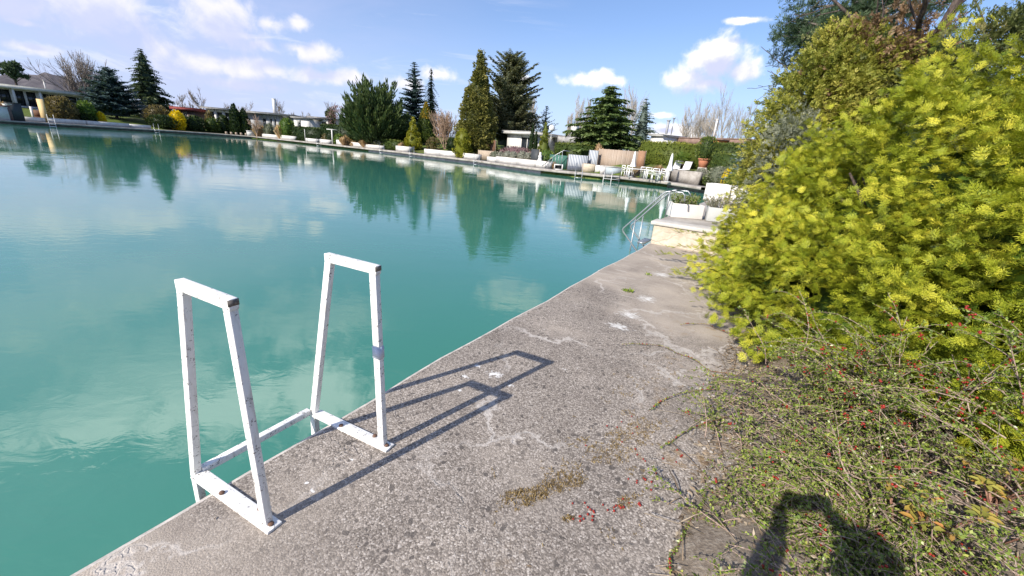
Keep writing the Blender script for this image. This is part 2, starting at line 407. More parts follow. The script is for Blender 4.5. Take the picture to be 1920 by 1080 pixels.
def quay_material():
    m, t = mat('quay_concrete'); co = objco(t)
    n = t.noise(co, 1.2, 6, 0.65); n2 = t.noise(co, 14, 4, 0.6)
    c = t.mix(t.smooth(n, 0.3, 0.7), (0.24, 0.215, 0.19), (0.45, 0.42, 0.385))
    c = t.mix(t.smooth(n2, 0.35, 0.75, 0, 0.4), c, (0.20, 0.17, 0.145))
    finish(t, pbr(t, c, 0.85, 0.2, 0, bump(t, n2, 0.4, 0.02))); return m
def worn_white_material():
    m, t = mat('worn_white_paint'); co = objco(t)
    n = t.noise(co, 9, 6, 0.7, 0.3); f = t.noise(co, 120, 4, 0.7); s = t.noise(t.mapping(co, scale=(1, 1, 0.2)), 40, 4, 0.6)
    c = t.mix(t.smooth(n, 0.4, 0.75, 0, 0.4), (0.84, 0.83, 0.81), (0.68, 0.67, 0.65))
    c = t.mix(t.smooth(s, 0.52, 0.72, 0, 0.45), c, (0.42, 0.385, 0.34))
    chip = t.math('MULTIPLY', t.smooth(f, 0.53, 0.585), t.smooth(t.noise(co, 22, 4, 0.7), 0.50, 0.60))
    c = t.mix(chip, c, (0.10, 0.085, 0.075))
    finish(t, pbr(t, c, 0.5, 0.35, 0, bump(t, f, 0.25, 0.004))); return m
def stone_wall_material():
    m, t = mat('rendered_stone'); co = objco(t)
    w = t.vmath('ADD', co, t.vmath('SCALE', t.vmath('SUBTRACT', t.noise(co, 4, 3, 0.6, out=1), (0.5, 0.5, 0.5)), 0.16))
    n = t.noise(w, 5.0, 6, 0.66); ed = t.voro(t.mapping(w, scale=(1, 1, 1.7)), 2.6, 'DISTANCE_TO_EDGE', 'Distance')
    c = t.ramp(n, [(0.25, (0.36, 0.30, 0.225)), (0.5, (0.50, 0.43, 0.34)), (0.75, (0.60, 0.545, 0.46))])
    c = t.mix(t.smooth(ed, 0.03, 0.0, 0, 0.22), c, (0.30, 0.25, 0.19))
    n3 = t.noise(co, 28, 4, 0.7)
    c = t.mix(t.smooth(n3, 0.5, 0.75, 0, 0.35), c, (0.66, 0.60, 0.52))
    h = t.math('ADD', t.smooth(ed, 0.0, 0.08, 0, 0.35), t.math('MULTIPLY', t.math('ADD', n, n3), 0.5))
    finish(t, pbr(t, c, 0.9, 0.15, 0, bump(t, h, 0.7, 0.03))); return m
def stripe_material(name, a, b, period, axis=0, duty=0.5, plain_above=None):
    m, t = mat(name); co = objco(t); s = t.node('ShaderNodeSeparateXYZ', i0=co)
    ph = t.math('FRACT', t.math('DIVIDE', s.outputs[axis], period))
    f = t.math('MULTIPLY', t.smooth(ph, 0.0, 0.12), t.smooth(ph, duty + 0.12, duty))
    c = t.mix(f, a, b); n = t.noise(co, 3, 4, 0.6)
    if plain_above is not None:
        lo, hi, pc = plain_above
        k = t.math('MAXIMUM', t.math('LESS_THAN', s.outputs[2], lo), t.math('GREATER_THAN', s.outputs[2], hi))
        c = t.mix(k, c, t.mix(f, pc, tuple(0.55 * x for x in pc)))
    c = t.mix(t.smooth(n, 0.4, 0.7, 0, 0.25), c, (0.35, 0.34, 0.33))
    finish(t, pbr(t, c, 0.7, 0.3)); return m
def reed_material():
    m, t = mat('reed_mat'); co = objco(t)
    n = t.noise(t.mapping(co, scale=(26, 26, 0.35)), 1.0, 4, 0.7); n2 = t.noise(co, 1.1, 4, 0.6)
    c = t.ramp(n, [(0.25, (0.10, 0.075, 0.055)), (0.5, (0.34, 0.27, 0.215)), (0.75, (0.52, 0.44, 0.36))])
    c = t.mix(t.smooth(n2, 0.35, 0.7, 0, 0.45), c, (0.42, 0.31, 0.22))
    finish(t, pbr(t, c, 0.85, 0.15, 0, bump(t, n, 0.8, 0.03))); return m
def ground_material():
    m, t = mat('garden_ground'); co = objco(t)
    n = t.noise(co, 0.35, 5, 0.6); n2 = t.noise(co, 3.5, 5, 0.7)
    c = t.mix(t.smooth(n2, 0.3, 0.7), (0.055, 0.085, 0.018), (0.15, 0.19, 0.045))
    c = t.mix(t.smooth(n, 0.52, 0.68), c, t.mix(t.smooth(n2, 0.3, 0.7), (0.09, 0.06, 0.035), (0.19, 0.14, 0.085)))
    finish(t, pbr(t, c, 0.95, 0.1, 0, bump(t, n2, 0.8, 0.08))); return m
def soil_material():
    m, t = mat('garden_soil'); co = objco(t)
    n = t.noise(co, 9, 6, 0.7); n2 = t.noise(co, 60, 4, 0.7)
    c = t.ramp(t.math('ADD', t.math('MULTIPLY', n, 0.5), t.math('MULTIPLY', n2, 0.5)), [(0.3, (0.08, 0.062, 0.047)), (0.5, (0.20, 0.165, 0.13)), (0.68, (0.36, 0.32, 0.27))])
    finish(t, pbr(t, c, 0.95, 0.1, 0, bump(t, n2, 0.8, 0.012))); return m
def hill_material():
    m, t = mat('wooded_hill'); co = objco(t)
    n = t.noise(t.mapping(co, scale=(1, 1, 0.5)), 0.12, 6, 0.7)
    finish(t, pbr(t, t.ramp(n, [(0.3, (0.085, 0.080, 0.092)), (0.7, (0.16, 0.148, 0.155))]), 1.0, 0.0)); return m  # blue grey of distance haze is put into the hill colours
def glass_material():
    m, t = mat('window_glass')
    finish(t, pbr(t, (0.018, 0.022, 0.028), 0.06, 0.6)); return m
def roof_material(name, a, b):
    m, t = mat(name); co = objco(t); n = t.noise(co, 1.5, 5, 0.7)
    finish(t, pbr(t, t.mix(t.smooth(n, 0.35, 0.65), a, b), 0.8, 0.2)); return m

LIP = plain('worn_lip', (0.52, 0.475, 0.43), 0.85, 0.3, 18)
WATER = water_material(); DECK = deck_material(); QUAY = quay_material(); WORN = worn_white_material(); STONE = stone_wall_material()
GROUND = ground_material(); SOIL = soil_material(); HILL = hill_material(); GLASS = glass_material(); REED = reed_material()
WHITE = plain('white_render', (0.62, 0.605, 0.58), 0.7, 0.16, 2.0)
WHITEP = plain('white_plastic', (0.80, 0.79, 0.78), 0.4, 0.05, 3.0)
CREAM = plain('cream_wall', (0.62, 0.55, 0.40), 0.7)
PLANTER = plain('planter_white', (0.70, 0.67, 0.64), 0.7, 0.06, 5.0)
PLANTERG = plain('planter_grey', (0.46, 0.47, 0.46), 0.7, 0.08, 5.0)
COPING = plain('coping_stone', (0.50, 0.47, 0.43), 0.8, 0.16, 9.0)
TUBE = plain('steel_tube', (0.38, 0.40, 0.41), 0.38, 0.06, 20.0, 0.5, 0.75)
GREYWALL = plain('grey_wall', (0.34, 0.35, 0.37), 0.75)
DARK = plain('dark_board', (0.045, 0.05, 0.055), 0.6)
BROWNW = plain('brown_wood', (0.17, 0.085, 0.05), 0.75, 0.3, 12)
TANW = plain('weathered_wood', (0.36, 0.29, 0.22), 0.8, 0.2, 9)
YELW = plain('pale_wood', (0.62, 0.45, 0.22), 0.7, 0.1, 9)
ORANGE = plain('orange_boards', (0.55, 0.24, 0.07), 0.7, 0.12, 5)
TERRA = plain('terracotta', (0.50, 0.20, 0.11), 0.8, 0.1, 12)
ROOFG = roof_material('roof_grey', (0.24, 0.24, 0.25), (0.40, 0.39, 0.38))
ROOFW = roof_material('roof_pale', (0.52, 0.51, 0.50), (0.68, 0.67, 0.65))
ROOFB = roof_material('roof_brown', (0.20, 0.13, 0.105), (0.30, 0.21, 0.17))
ROOFR = roof_material('roof_red', (0.20, 0.05, 0.05), (0.30, 0.085, 0.08))
BARKG = bark('bark_grey', (0.13, 0.11, 0.10), (0.30, 0.26, 0.23))
BARKP = bark('bark_pale', (0.34, 0.30, 0.26), (0.52, 0.47, 0.41))
BARKD = bark('bark_dark', (0.045, 0.035, 0.03), (0.13, 0.10, 0.085))
BARKT = bark('bark_tan', (0.30, 0.20, 0.14), (0.46, 0.33, 0.25))

F_YEW = foliage('yew_needles', (0.04, 0.09, 0.010), (0.29, 0.33, 0.022), (0.72, 0.64, 0.07), 0.16)
F_THUJA = foliage('golden_thuja', (0.065, 0.10, 0.015), (0.25, 0.265, 0.042), (0.52, 0.46, 0.10))
F_OLIVE = foliage('olive_juniper', (0.045, 0.075, 0.03), (0.13, 0.155, 0.05), (0.30, 0.255, 0.10))
F_RUST = foliage('rusty_twigs', (0.09, 0.055, 0.03), (0.22, 0.135, 0.075), (0.36, 0.25, 0.14))
F_PINE = foliage('pine_needles', (0.028, 0.055, 0.03), (0.075, 0.12, 0.062), (0.16, 0.215, 0.115))
F_SPRUCE = foliage('spruce_needles', (0.04, 0.075, 0.025), (0.125, 0.185, 0.06), (0.26, 0.32, 0.115))
F_DSPRUCE = foliage('dark_spruce_needles', (0.025, 0.05, 0.03), (0.062, 0.10, 0.058), (0.16, 0.19, 0.09))
F_OLDTHUJA = foliage('old_thuja', (0.055, 0.07, 0.018), (0.19, 0.185, 0.048), (0.42, 0.36, 0.11))
F_JUNI = foliage('green_juniper', (0.032, 0.058, 0.020), (0.095, 0.135, 0.048), (0.21, 0.235, 0.10))
F_FIR = foliage('grey_fir_needles', (0.06, 0.075, 0.04), (0.155, 0.17, 0.095), (0.29, 0.28, 0.16))
F_BLUE = foliage('blue_spruce_needles', (0.024, 0.048, 0.052), (0.055, 0.095, 0.10), (0.13, 0.185, 0.18))
F_SILVER = foliage('silver_needles', (0.10, 0.14, 0.12), (0.22, 0.28, 0.245), (0.38, 0.44, 0.38))
F_GREYG = foliage('grey_green_leaves', (0.10, 0.115, 0.075), (0.22, 0.235, 0.165), (0.40, 0.40, 0.30))
F_SANT = foliage('silver_cushion', (0.17, 0.175, 0.14), (0.33, 0.33, 0.27), (0.52, 0.50, 0.42))
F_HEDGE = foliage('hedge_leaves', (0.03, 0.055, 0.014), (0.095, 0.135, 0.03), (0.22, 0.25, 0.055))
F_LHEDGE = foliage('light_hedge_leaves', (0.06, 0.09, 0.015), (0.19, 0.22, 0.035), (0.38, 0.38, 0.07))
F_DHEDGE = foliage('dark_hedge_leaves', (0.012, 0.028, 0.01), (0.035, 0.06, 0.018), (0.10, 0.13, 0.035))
F_GREEN = foliage('fresh_leaves', (0.05, 0.10, 0.02), (0.14, 0.22, 0.04), (0.34, 0.38, 0.08))
F_GOLD = foliage('gold_cone_leaves', (0.10, 0.12, 0.012), (0.33, 0.32, 0.03), (0.60, 0.48, 0.06))
F_GOLDTIP = foliage('gold_tip_leaves', (0.26, 0.17, 0.02), (0.52, 0.36, 0.045), (0.66, 0.48, 0.09))
F_BROWN = foliage('brown_leaves', (0.08, 0.065, 0.03), (0.20, 0.16, 0.07), (0.32, 0.25, 0.11))
F_TAN = foliage('dry_grass', (0.30, 0.19, 0.095), (0.50, 0.34, 0.19), (0.66, 0.49, 0.30))
F_YELLOW = foliage('forsythia_flowers', (0.55, 0.40, 0.01), (0.78, 0.58, 0.012), (0.85, 0.68, 0.04), 0.3)
F_PURPLE = foliage('plum_twigs', (0.16, 0.09, 0.10), (0.30, 0.19, 0.19), (0.42, 0.29, 0.28))
F_COTO = foliage('cotoneaster_leaves', (0.045, 0.085, 0.014), (0.17, 0.245, 0.036), (0.44, 0.47, 0.11), 0.25, 0.35, 0.4)
F_MAHON = foliage('broad_leaves', (0.18, 0.21, 0.05), (0.42, 0.38, 0.08), (0.58, 0.28, 0.09), 0.3, 0.35, 0.4)
F_MOSS = foliage('brown_moss', (0.13, 0.085, 0.035), (0.27, 0.19, 0.08), (0.40, 0.31, 0.15), 0.15)
F_LITTER = foliage('leaf_litter', (0.09, 0.06, 0.04), (0.26, 0.19, 0.125), (0.48, 0.40, 0.30), 0.15)
BERRY = plain('red_berry', (0.27, 0.024, 0.016), 0.45, 0.45, 90, 0.35)
TWIG = bark('twig_bark', (0.22, 0.155, 0.12), (0.48, 0.365, 0.295), 90)
TWIGR = bark('red_twig', (0.16, 0.075, 0.05), (0.34, 0.19, 0.14), 90)
# ------------------------------------------------------------------ lake, ground, quay, path
WZ = -0.4
SHORE = [(-8.4, -11.2), (-4.2, -3.85), (-1.469, .946), (-.715, 2.273), (.557, 4.423), (2.56, 7.70), (5.75, 12.95), (9.3, 18.9), (13.3, 26.4),
         (12.75, 29.6), (11.3, 33.9), (6.6, 37.0), (3.9, 37.9), (1.3, 39.4), (-1.6, 43.0), (-5.6, 48.3), (-16.5, 57.6), (-24.5, 63.4),
         (-40, 74.5), (-54, 83.5), (-58.5, 77.5), (-61.5, 70), (-63.5, 62.5), (-65, 55), (-67.5, 46), (-71, 20), (-60, -10), (-30, -25)]
SH = np.array(SHORE); CEN = np.array([-22.0, 36.0])
_an = np.unwrap(np.arctan2(SH[:, 1] - CEN[1], SH[:, 0] - CEN[0])); _ra = np.hypot(SH[:, 0] - CEN[0], SH[:, 1] - CEN[1])
NEAR = np.array([1.0 if (i <= 8 or i >= 26) else 0.0 for i in range(len(SH))])
def _shore_r(x, y):
    """distance from the lake's middle, and where the bank crosses that line"""
    dx, dy = x - CEN[0], y - CEN[1]; r = math.hypot(dx, dy)
    u = np.array([dx, dy]) / max(r, 1e-6)
    best, near = 1e9, 0
    for i in range(len(SH)):
        a, b = SH[i] - CEN, SH[(i + 1) % len(SH)] - CEN
        e = b - a; den = u[0] * e[1] - u[1] * e[0]
        if abs(den) < 1e-9: continue
        tt = (a[0] * e[1] - a[1] * e[0]) / den; k = (a[0] * u[1] - a[1] * u[0]) / den
        if tt > 0 and -1e-6 <= k <= 1 + 1e-6 and tt < best: best = tt; near = NEAR[i] * (1 - k) + NEAR[(i + 1) % len(SH)] * k
    return r, best, near
def terrain(x, y):
    r, rs, near = _shore_r(x, y); d = r - rs
    rise = 2.6 if x < -45 else (2.6 + (x + 45) / 45 * 1.3 if x < 0 else 1.3 - 0.02 * min(x, 10))
    if near < .5 and 8.5 < x < 30 and y < 41:               # the raised garden by the loungers
        k = min(1, max(0, (d - 2.9) / 3.0)); return 1.15 * k * k * (3 - 2 * k) + 0.03 * max(0, min(d - 6, 10))
    far = 0.0 + (0 if d < 2.2 else rise * (1 - math.exp(-((d - 2.2) / 16) ** 1.2)))
    nr = -0.08 + (0 if d < 7 else 1.0 * (1 - math.exp(-(d - 7) / 15)))
    return far * (1 - near) + nr * near
def build_ground():
    g = G(); P = []; S = [0.7, 0.9, 1.3, 2.0, 3.2, 5, 8, 12, 18, 28, 45, 80, 160, 400, 1200, 4500]
    # the bank, finely divided
    pts = []
    for i in range(len(SH)):
        a, b = SH[i], SH[(i + 1) % len(SH)]; n = max(1, int(np.linalg.norm(b - a) / 2.5))
        for k in range(n): pts.append(a + (b - a) * k / n)
    n = len(pts)
    V = [(*(p + (p - CEN) / np.linalg.norm(p - CEN) * .7), -3.0) for p in pts]
    for s in S:
        for p in pts:
            u = (p - CEN) / np.linalg.norm(p - CEN); q = p + u * s
            z = terrain(q[0], q[1]) + (0.05 * math.sin(q[0] * .7) * math.sin(q[1] * .9) if s > 5 else 0)
            V.append((q[0], q[1], z - (0.12 if s < 3 else 0)))
    F = [(k * n + i, k * n + (i + 1) % n, (k + 1) * n + (i + 1) % n, (k + 1) * n + i) for k in range(len(S)) for i in range(n)]
    g.add(V, F); return structure(g.build('ground', GROUND, smooth=True))
build_ground()
def build_water():
    g = G(); n = len(SH); V = [(p[0] + (p[0] - CEN[0]) * .02, p[1] + (p[1] - CEN[1]) * .02, WZ) for p in SH]
    V.append((CEN[0], CEN[1], WZ))
    g.add(V, [(i, (i + 1) % n, n) for i in range(n)]); return structure(g.build('lake_water', WATER))
build_water()

def outward(i):
    """outward normal of the bank at vertex i"""
    a, b, c = SH[i - 1], SH[i], SH[(i + 1) % len(SH)]
    def nn(p, q):
        e = (q - p) / np.linalg.norm(q - p); return np.array([e[1], -e[0]])
    v = nn(a, b) + nn(b, c); v /= np.linalg.norm(v)
    return v / max(0.5, v @ nn(a, b))
def strip(ids, prof, name, m):
    """sweep a profile of (outward offset, height) along bank vertices"""
    g = G(); V = []; k = len(prof)
    for i in ids:
        o = outward(i)
        for d, z in prof: V.append((SH[i][0] + o[0] * d, SH[i][1] + o[1] * d, z))
    F = [(a * k + j, a * k + j + 1, (a + 1) * k + j + 1, (a + 1) * k + j) for a in range(len(ids) - 1) for j in range(k - 1)]
    g.add(V, F); return structure(g.build(name, m))
FARIDS = list(range(9, 26))
strip(FARIDS, [(0.55, -1.2), (0.55, -0.17), (0.03, -0.17), (0.0, -0.14), (0.0, 0.01), (0.03, 0.035), (1.9, 0.05), (1.9, -0.5)], 'quay', QUAY)

# path: the concrete deck we stand on
E0 = np.array([-1.469, .946]); EU = np.array([.5085, .8611]); EN = np.array([.8611, -.5085])   # edge point, along, inland
def along(s, d=0.0, z=0.0):
    """s metres along the deck edge from its near corner, d metres inland"""
    if s < 0: p = E0 + EU * s
    else:
        k = [np.array(SHORE[i]) for i in range(2, 9)]; p = None
        for a, b in zip(k, k[1:]):
            L = np.linalg.norm(b - a)
            if s <= L: p = a + (b - a) * s / L; break
            s -= L
        if p is None: p = k[-1]
    return np.array([p[0] + EN[0] * d, p[1] + EN[1] * d, z])
def sd(x, y):
    """inverse of along(), straight edge"""
    v = np.array([x, y]) - E0; return v @ EU, v @ EN
S_WALL = float(np.linalg.norm(np.array([2.56, 7.70]) - E0)) + 0.03
def build_path():
    g = G(); ss = np.concatenate([np.arange(-12, 0, 1.0), np.arange(0, S_WALL + 0.01, S_WALL / 24)])
    prof = [(0.35, -1.5), (0.02, -1.5), (0.004, -0.03), (0.012, -0.008), (0.035, 0.0), (0.5, 0.0), (1.2, 0.0), (1.9, 0.0), (2.35, 0.0), (2.35, -0.3)]
    V = []; k = len(prof)
    for s in ss:
        for j, (d, z) in enumerate(prof):
            w = 0.012 * math.sin(s * 2.1) + 0.008 * math.sin(s * 5.3 + 1) if j < 5 else 0
            V.append(along(s, d + w, z))
    F = [(a * k + j, (a + 1) * k + j, (a + 1) * k + j + 1, a * k + j + 1) for a in range(len(ss) - 1) for j in range(k - 1)]
    for j, m in ((range(0, 2), 0), (range(2, 4), 1), (range(4, k - 1), 0)):
        g.add(V, [(a * k + i, a * k + i + 1, (a + 1) * k + i + 1, (a + 1) * k + i) for a in range(len(ss) - 1) for i in j], mat=m)
    return structure(g.build('path', [DECK, LIP]))
build_path()
def soil_h(s, d):
    """height of the planted bed inland of the path"""
    return -0.012 + 0.30 * (1 - math.exp(-max(0, d - 1.85) / 1.1)) + 0.02 * math.sin(s * 5.1 + d * 3) + 0.012 * math.sin(s * 11 - d * 13)
def build_bed():
    g = G(); ss = np.arange(-6, S_WALL + 0.3, 0.12); dd = np.concatenate([np.arange(1.72, 4, 0.12), np.arange(4, 9, 0.5)])
    V = [along(s, d + 0.06 * math.sin(s * 3.3) + 0.05 * math.sin(s * 7.9), soil_h(s, d) if d > 1.73 else -0.05) for s in ss for d in dd]
    k = len(dd); F = [(a * k + j, a * k + j + 1, (a + 1) * k + j + 1, (a + 1) * k + j) for a in range(len(ss) - 1) for j in range(k - 1)]
    g.add(V, F); return structure(g.build('planting_bed', SOIL, smooth=True))
build_bed()

def build_hill():
    g = G(); n = 90; V = []; 
    a = np.linspace(R(-75), R(-34), n)
    for j, (rr, f) in enumerate(((470, 0.0), (500, .75), (540, 1.0), (640, .6))):
        for x in a:
            pk = np.interp(math.degrees(x), [-75, -58, -52, -49.5, -47.5, -45.5, -43, -40, -34], [34, 30, 26, 25, 33, 27, 16, 8, 2])
            w = 1.4 * math.sin(x * 300) + 0.9 * math.sin(x * 711 + j) + 0.8 * math.sin(x * 1300 + 2 * j)
            V.append((math.sin(x) * rr, math.cos(x) * rr, -1 + f * (pk + w + 1)))
    F = [(j * n + i, j * n + i + 1, (j + 1) * n + i + 1, (j + 1) * n + i) for j in range(3) for i in range(n - 1)]
    g.add(V, F); return structure(g.build('hills', HILL))
build_hill()

# ------------------------------------------------------------------ the white ladder in front
def quad_bar(g, a, b, wa, wb, n, th, tint=0.5):
    """flat-sided bar from a to b lying in the plane with normal n; wa/wb in-plane widths at its ends, th across"""
    a = np.asarray(a, float); b = np.asarray(b, float); ax = unit(b - a); n = np.asarray(n, float); u = np.cross(n, ax)
    V = []
    for p, w in ((a, wa), (b, wb)):
        for su, sn in ((-1, -1), (1, -1), (1, 1), (-1, 1)): V.append(p + u * su * w / 2 + n * sn * th / 2)
    g.add(V, BOXF, tint)
def main_ladder():
    land = [np.array([-.893, 1.197]), np.array([-.587, 1.686])]; wat = [np.array([-1.372, 1.428]), np.array([-1.098, 1.925])]
    ld = thing('pool_ladder', 'white painted steel bathing ladder with two trapezoid handrails bolted to the concrete edge', 'ladder', (-.9, 1.5, 0))
    o3 = np.array([-.9, 1.5, 0]); uu = unit(np.array([land[1][0] - land[0][0], land[1][1] - land[0][1], 0]))
    for k in (0, 1):
        A = np.array([*land[k], 0.0]); Bq = np.array([*wat[k], 0.0]); dr = unit(Bq - A); n = np.cross(dr, [0, 0, 1.0]); n /= np.linalg.norm(n)
        W, TH, H = 0.038, 0.03, 0.972
        at = lambda s, z: A + dr * s + np.array([0, 0, z]) - o3
        t0, t1 = (0.012, 0.322)
        g = G()
        quad_bar(g, at(0.014, 0.008), at(t0 + 0.019, H - W * .5), W, W, n, TH)          # landward leg
        quad_bar(g, at(0.525, 0.0), at(t1 - 0.017, H - W * .5), W, W, n, TH)            # lakeward leg
        quad_bar(g, at(t0 - 0.006, H - W / 2 + .001), at(t1 + 0.006, H - W / 2 + .001), W + .002, W + .002, n, TH + 0.002)   # top rail
        hr = g.build('handrail', WORN, ld, bevel=0.003)
        g = G(); quad_bar(g, at(0.525, -0.001), at(0.575, -1.15), W, W, n, TH)
        lg = g.build('lower_leg', WORN, ld, bevel=0.003)
        g = G(); quad_bar(g, at(-0.035, 0.006), at(0.505, 0.006), 0.012, 0.012, n, 0.062)
        bp = g.build('base_plate', WORN, hr, bevel=0.002)
        for s in ((0.09, 0.022), (0.30, -0.012), (-0.012, 0.0)):
            g = G(); lathe(g, [(0, 0.012), (0.010, 0.012), (0.012, 0.017), (0.010, 0.021), (0, 0.022)], 8); V = at(s[0], 0.0) + n * s[1]
            g.build('bolt', plain('rusty_bolt', (0.16, 0.09, 0.06), 0.7, 0.3, 50), hr, loc=V)
        # rubbed dark corner on the top landward end
        g = G(); box(g, at(t0 + 0.008, H - 0.012) - dr * 0.0125, (0.004, TH + 0.0045, 0.022), rz=math.atan2(dr[1], dr[0]))
        ec = g.build('end_cap', plain('bare_steel', (0.15, 0.135, 0.125), 0.6, 0.6, 120), hr)
        ec['label'] = 'worn dark end of the top rail'
        if k == 1:
            p0, p1 = at(0.014, 0.008), at(t0 + 0.019, H - W * .5); ax = p1 - p0
            g = G(); quad_bar(g, p0 + ax * 0.535, p0 + ax * 0.60, W + 0.004, W + 0.004, n, TH + 0.004)
            tp = g.build('tape_band', plain('grey_tape', (0.60, 0.64, 0.74), 0.6, 0.08, 40), hr); tp['label'] = 'grey tape wrapped round the landward leg'
    g = G(); a = np.array([*(wat[0]), 0.012]) - o3; b = np.array([*(wat[1]), 0.012]) - o3
    dn = unit(np.array([*land[0], 0]) - np.array([*wat[0], 0]))
    bar(g, a + dn * 0.02 + uu * 0.016, b + dn * 0.02 - uu * 0.016, 0.034, 0.034, (0, 0, 1)); g.build('crossbar', WORN, ld, bevel=0.003)
    for z in (-0.33, -0.62, -0.91):
        g = G(); q = -z * 0.05; bar(g, a - dn * q + [0, 0, z], b - dn * q + [0, 0, z], 0.06, 0.03); g.build('rung', WORN, ld, bevel=0.003)
main_ladder()

# ------------------------------------------------------------------ terrace wall, planters, stair rail
TZ = 0.43
RZ = math.atan2(EU[1], EU[0]) - math.pi / 2     # y axis along the path
def terrace():
    w = thing('retaining_wall', 'low cream rendered stone wall with a pale coping at the end of the concrete path', 'wall', along(S_WALL, 0, 0), RZ)
    g = G(); box(g, (2.2, 0.2, (TZ - .07 - 1.5) / 2), (4.36, 0.4, TZ - .07 + 1.5)); 
    for y0 in (0.0,): pass
    g.build('wall_face', STONE, w, bevel=0.02)
    g = G(); box(g, (2.19, 0.2, TZ - .035), (4.46, 0.46, .07)); g.build('coping', COPING, w, bevel=0.018)
    g = G(); prof = [(0.03, -1.5), (0.0, TZ - .02), (0.03, TZ - .004), (2.3, TZ - .004), (7, TZ - .004), (7, -0.5)]
    ss = np.concatenate([[S_WALL + .41], np.linspace(S_WALL + 1, S_WALL + 22, 20)]); V = []
    for s in ss:
        for d, z in prof: V.append(along(s, d, z))
    k = len(prof); g.add(V, [(a * k + j, a * k + j + 1, (a + 1) * k + j + 1, (a + 1) * k + j) for a in range(len(ss) - 1) for j in range(k - 1)])
    structure(g.build('terrace_path', QUAY))
terrace()
def frame_box(px0, y0b, px1, y1b, ytop, D, depth):
    """plan position of a front edge seen between two pixels, standing on the terrace"""
    a = pix(px0, y0b, D); r0, r1 = ray(px0, y0b), ray(px1, y1b)
    p0 = r0 * ((TZ - CAM_H) / r0[2]); p1 = r1 * ((TZ - CAM_H) / r1[2]); return p0[:2], p1[:2]
def planter(label, p0, p1, h, depth, m, leafm, plant_label, plant_cat, ph, style):
    p0 = np.asarray(p0, float); p1 = np.asarray(p1, float); e = p1 - p0; L = np.linalg.norm(e); rz = math.atan2(e[1], e[0])
    p = thing('planter', label, 'planter', (p0[0], p0[1], TZ), rz, 'white planters on the terrace')
    g = G(); w = 0.035
    box(g, (L / 2, w / 2, h / 2), (L, w, h)); box(g, (L / 2, depth - w / 2, h / 2), (L, w, h))
    box(g, (w / 2, depth / 2, h / 2), (w, depth - 2 * w, h)); box(g, (L - w / 2, depth / 2, h / 2), (w, depth - 2 * w, h))
    g.build('box_side', m, p, bevel=0.006)
    g = G(); box(g, (L / 2, depth / 2, h * .42), (L - 2 * w - .004, depth - 2 * w - .004, h * .84)); g.build('soil', SOIL, p)
    q = thing('potted_shrub', plant_label, plant_cat, (p0[0] + e[0] / 2 - math.sin(rz) * depth / 2, p0[1] + e[1] / 2 + math.cos(rz) * depth / 2, TZ + h * .85), rz, None)
    gs, gl = G(), G(); n = 46
    for i in range(n):
        b = np.array([rng.uniform(-L * .43, L * .43), rng.uniform(-depth * .36, depth * .36), 0]); 
        d = unit(np.array([b[0] * .8 + rng.normal(0, .25), b[1] * .8 + rng.normal(0, .25), 0.75])); hh = ph * rng.uniform(.55, 1.05)
        pts = np.array([b, b + d * hh * .5, b + d * hh + np.array([0, 0, hh * .06])]); tube(gs, pts, [.004, .003, .0015], 4)
        k = 34; tt = rng.uniform(.15, 1.0, k); P = b + d * hh * tt[:, None]
        if style == 'box':
            leaves(gl, P, unit(rdir(k) + d * .6), rng.uniform(.022, .04, k), rng.uniform(.014, .02, k), np.clip(rng.normal(.55, .2, k), 0, 1))
        else:
            leaves(gl, P, unit(rdir(k) * .8 + d), rng.uniform(.035, .07, k), rng.uniform(.007, .012, k), np.clip(rng.normal(.5, .25, k), 0, 1))
    gs.build('stem', TWIG, q); gl.build('foliage', leafm, q)
a0, a1 = frame_box(1258, 407, 1316, 412, 0, 9, 0); planter('nearer white planter box with light green shrub, beside the steel stair rail', a0, a1, .285, .36, PLANTER, F_GREEN, 'bushy light green shrub growing in the planter beside the stair rail', 'shrub', .27, 'box')
b0, b1 = frame_box(1324, 414, 1384, 421, 0, 9, 0); planter('pale grey planter box with rosemary, half hidden by the yellow yew', b0, b1, .28, .36, PLANTERG, F_GREYG, 'upright dark rosemary growing in the pale grey planter', 'shrub', .34, 'rosemary')
def trough(px0, py0, px1, py1, D, h, label):
    p0 = pix(px0, py0, D)[:2]; p1 = pix(px1, py1, D - .25)[:2]; e = p1 - p0; L = np.linalg.norm(e)
    z = TZ; q = thing('trough', label, 'trough', (p0[0], p0[1], z), math.atan2(e[1], e[0]), 'large white troughs at the terrace end')
    g = G(); box(g, (L / 2, .02, h / 2), (L, .04, h)); box(g, (L / 2, .58, h / 2), (L, .04, h)); box(g, (.02, .3, h / 2), (.04, .52, h)); box(g, (L - .02, .3, h / 2), (.04, .52, h))
    g.build('box_side', PLANTER, q, bevel=.008)
    g = G(); box(g, (L / 2, .3, h * .45), (L - .09, .51, h * .88)); g.build('soil', SOIL, q)
trough(1317, 378, 1363, 381, 15.2, .53, 'wide white trough at the lake side of the terrace end, left of its twin')
trough(1366, 381, 1412, 385, 15.0, .53, 'wide white trough at the terrace end running in behind the yew')
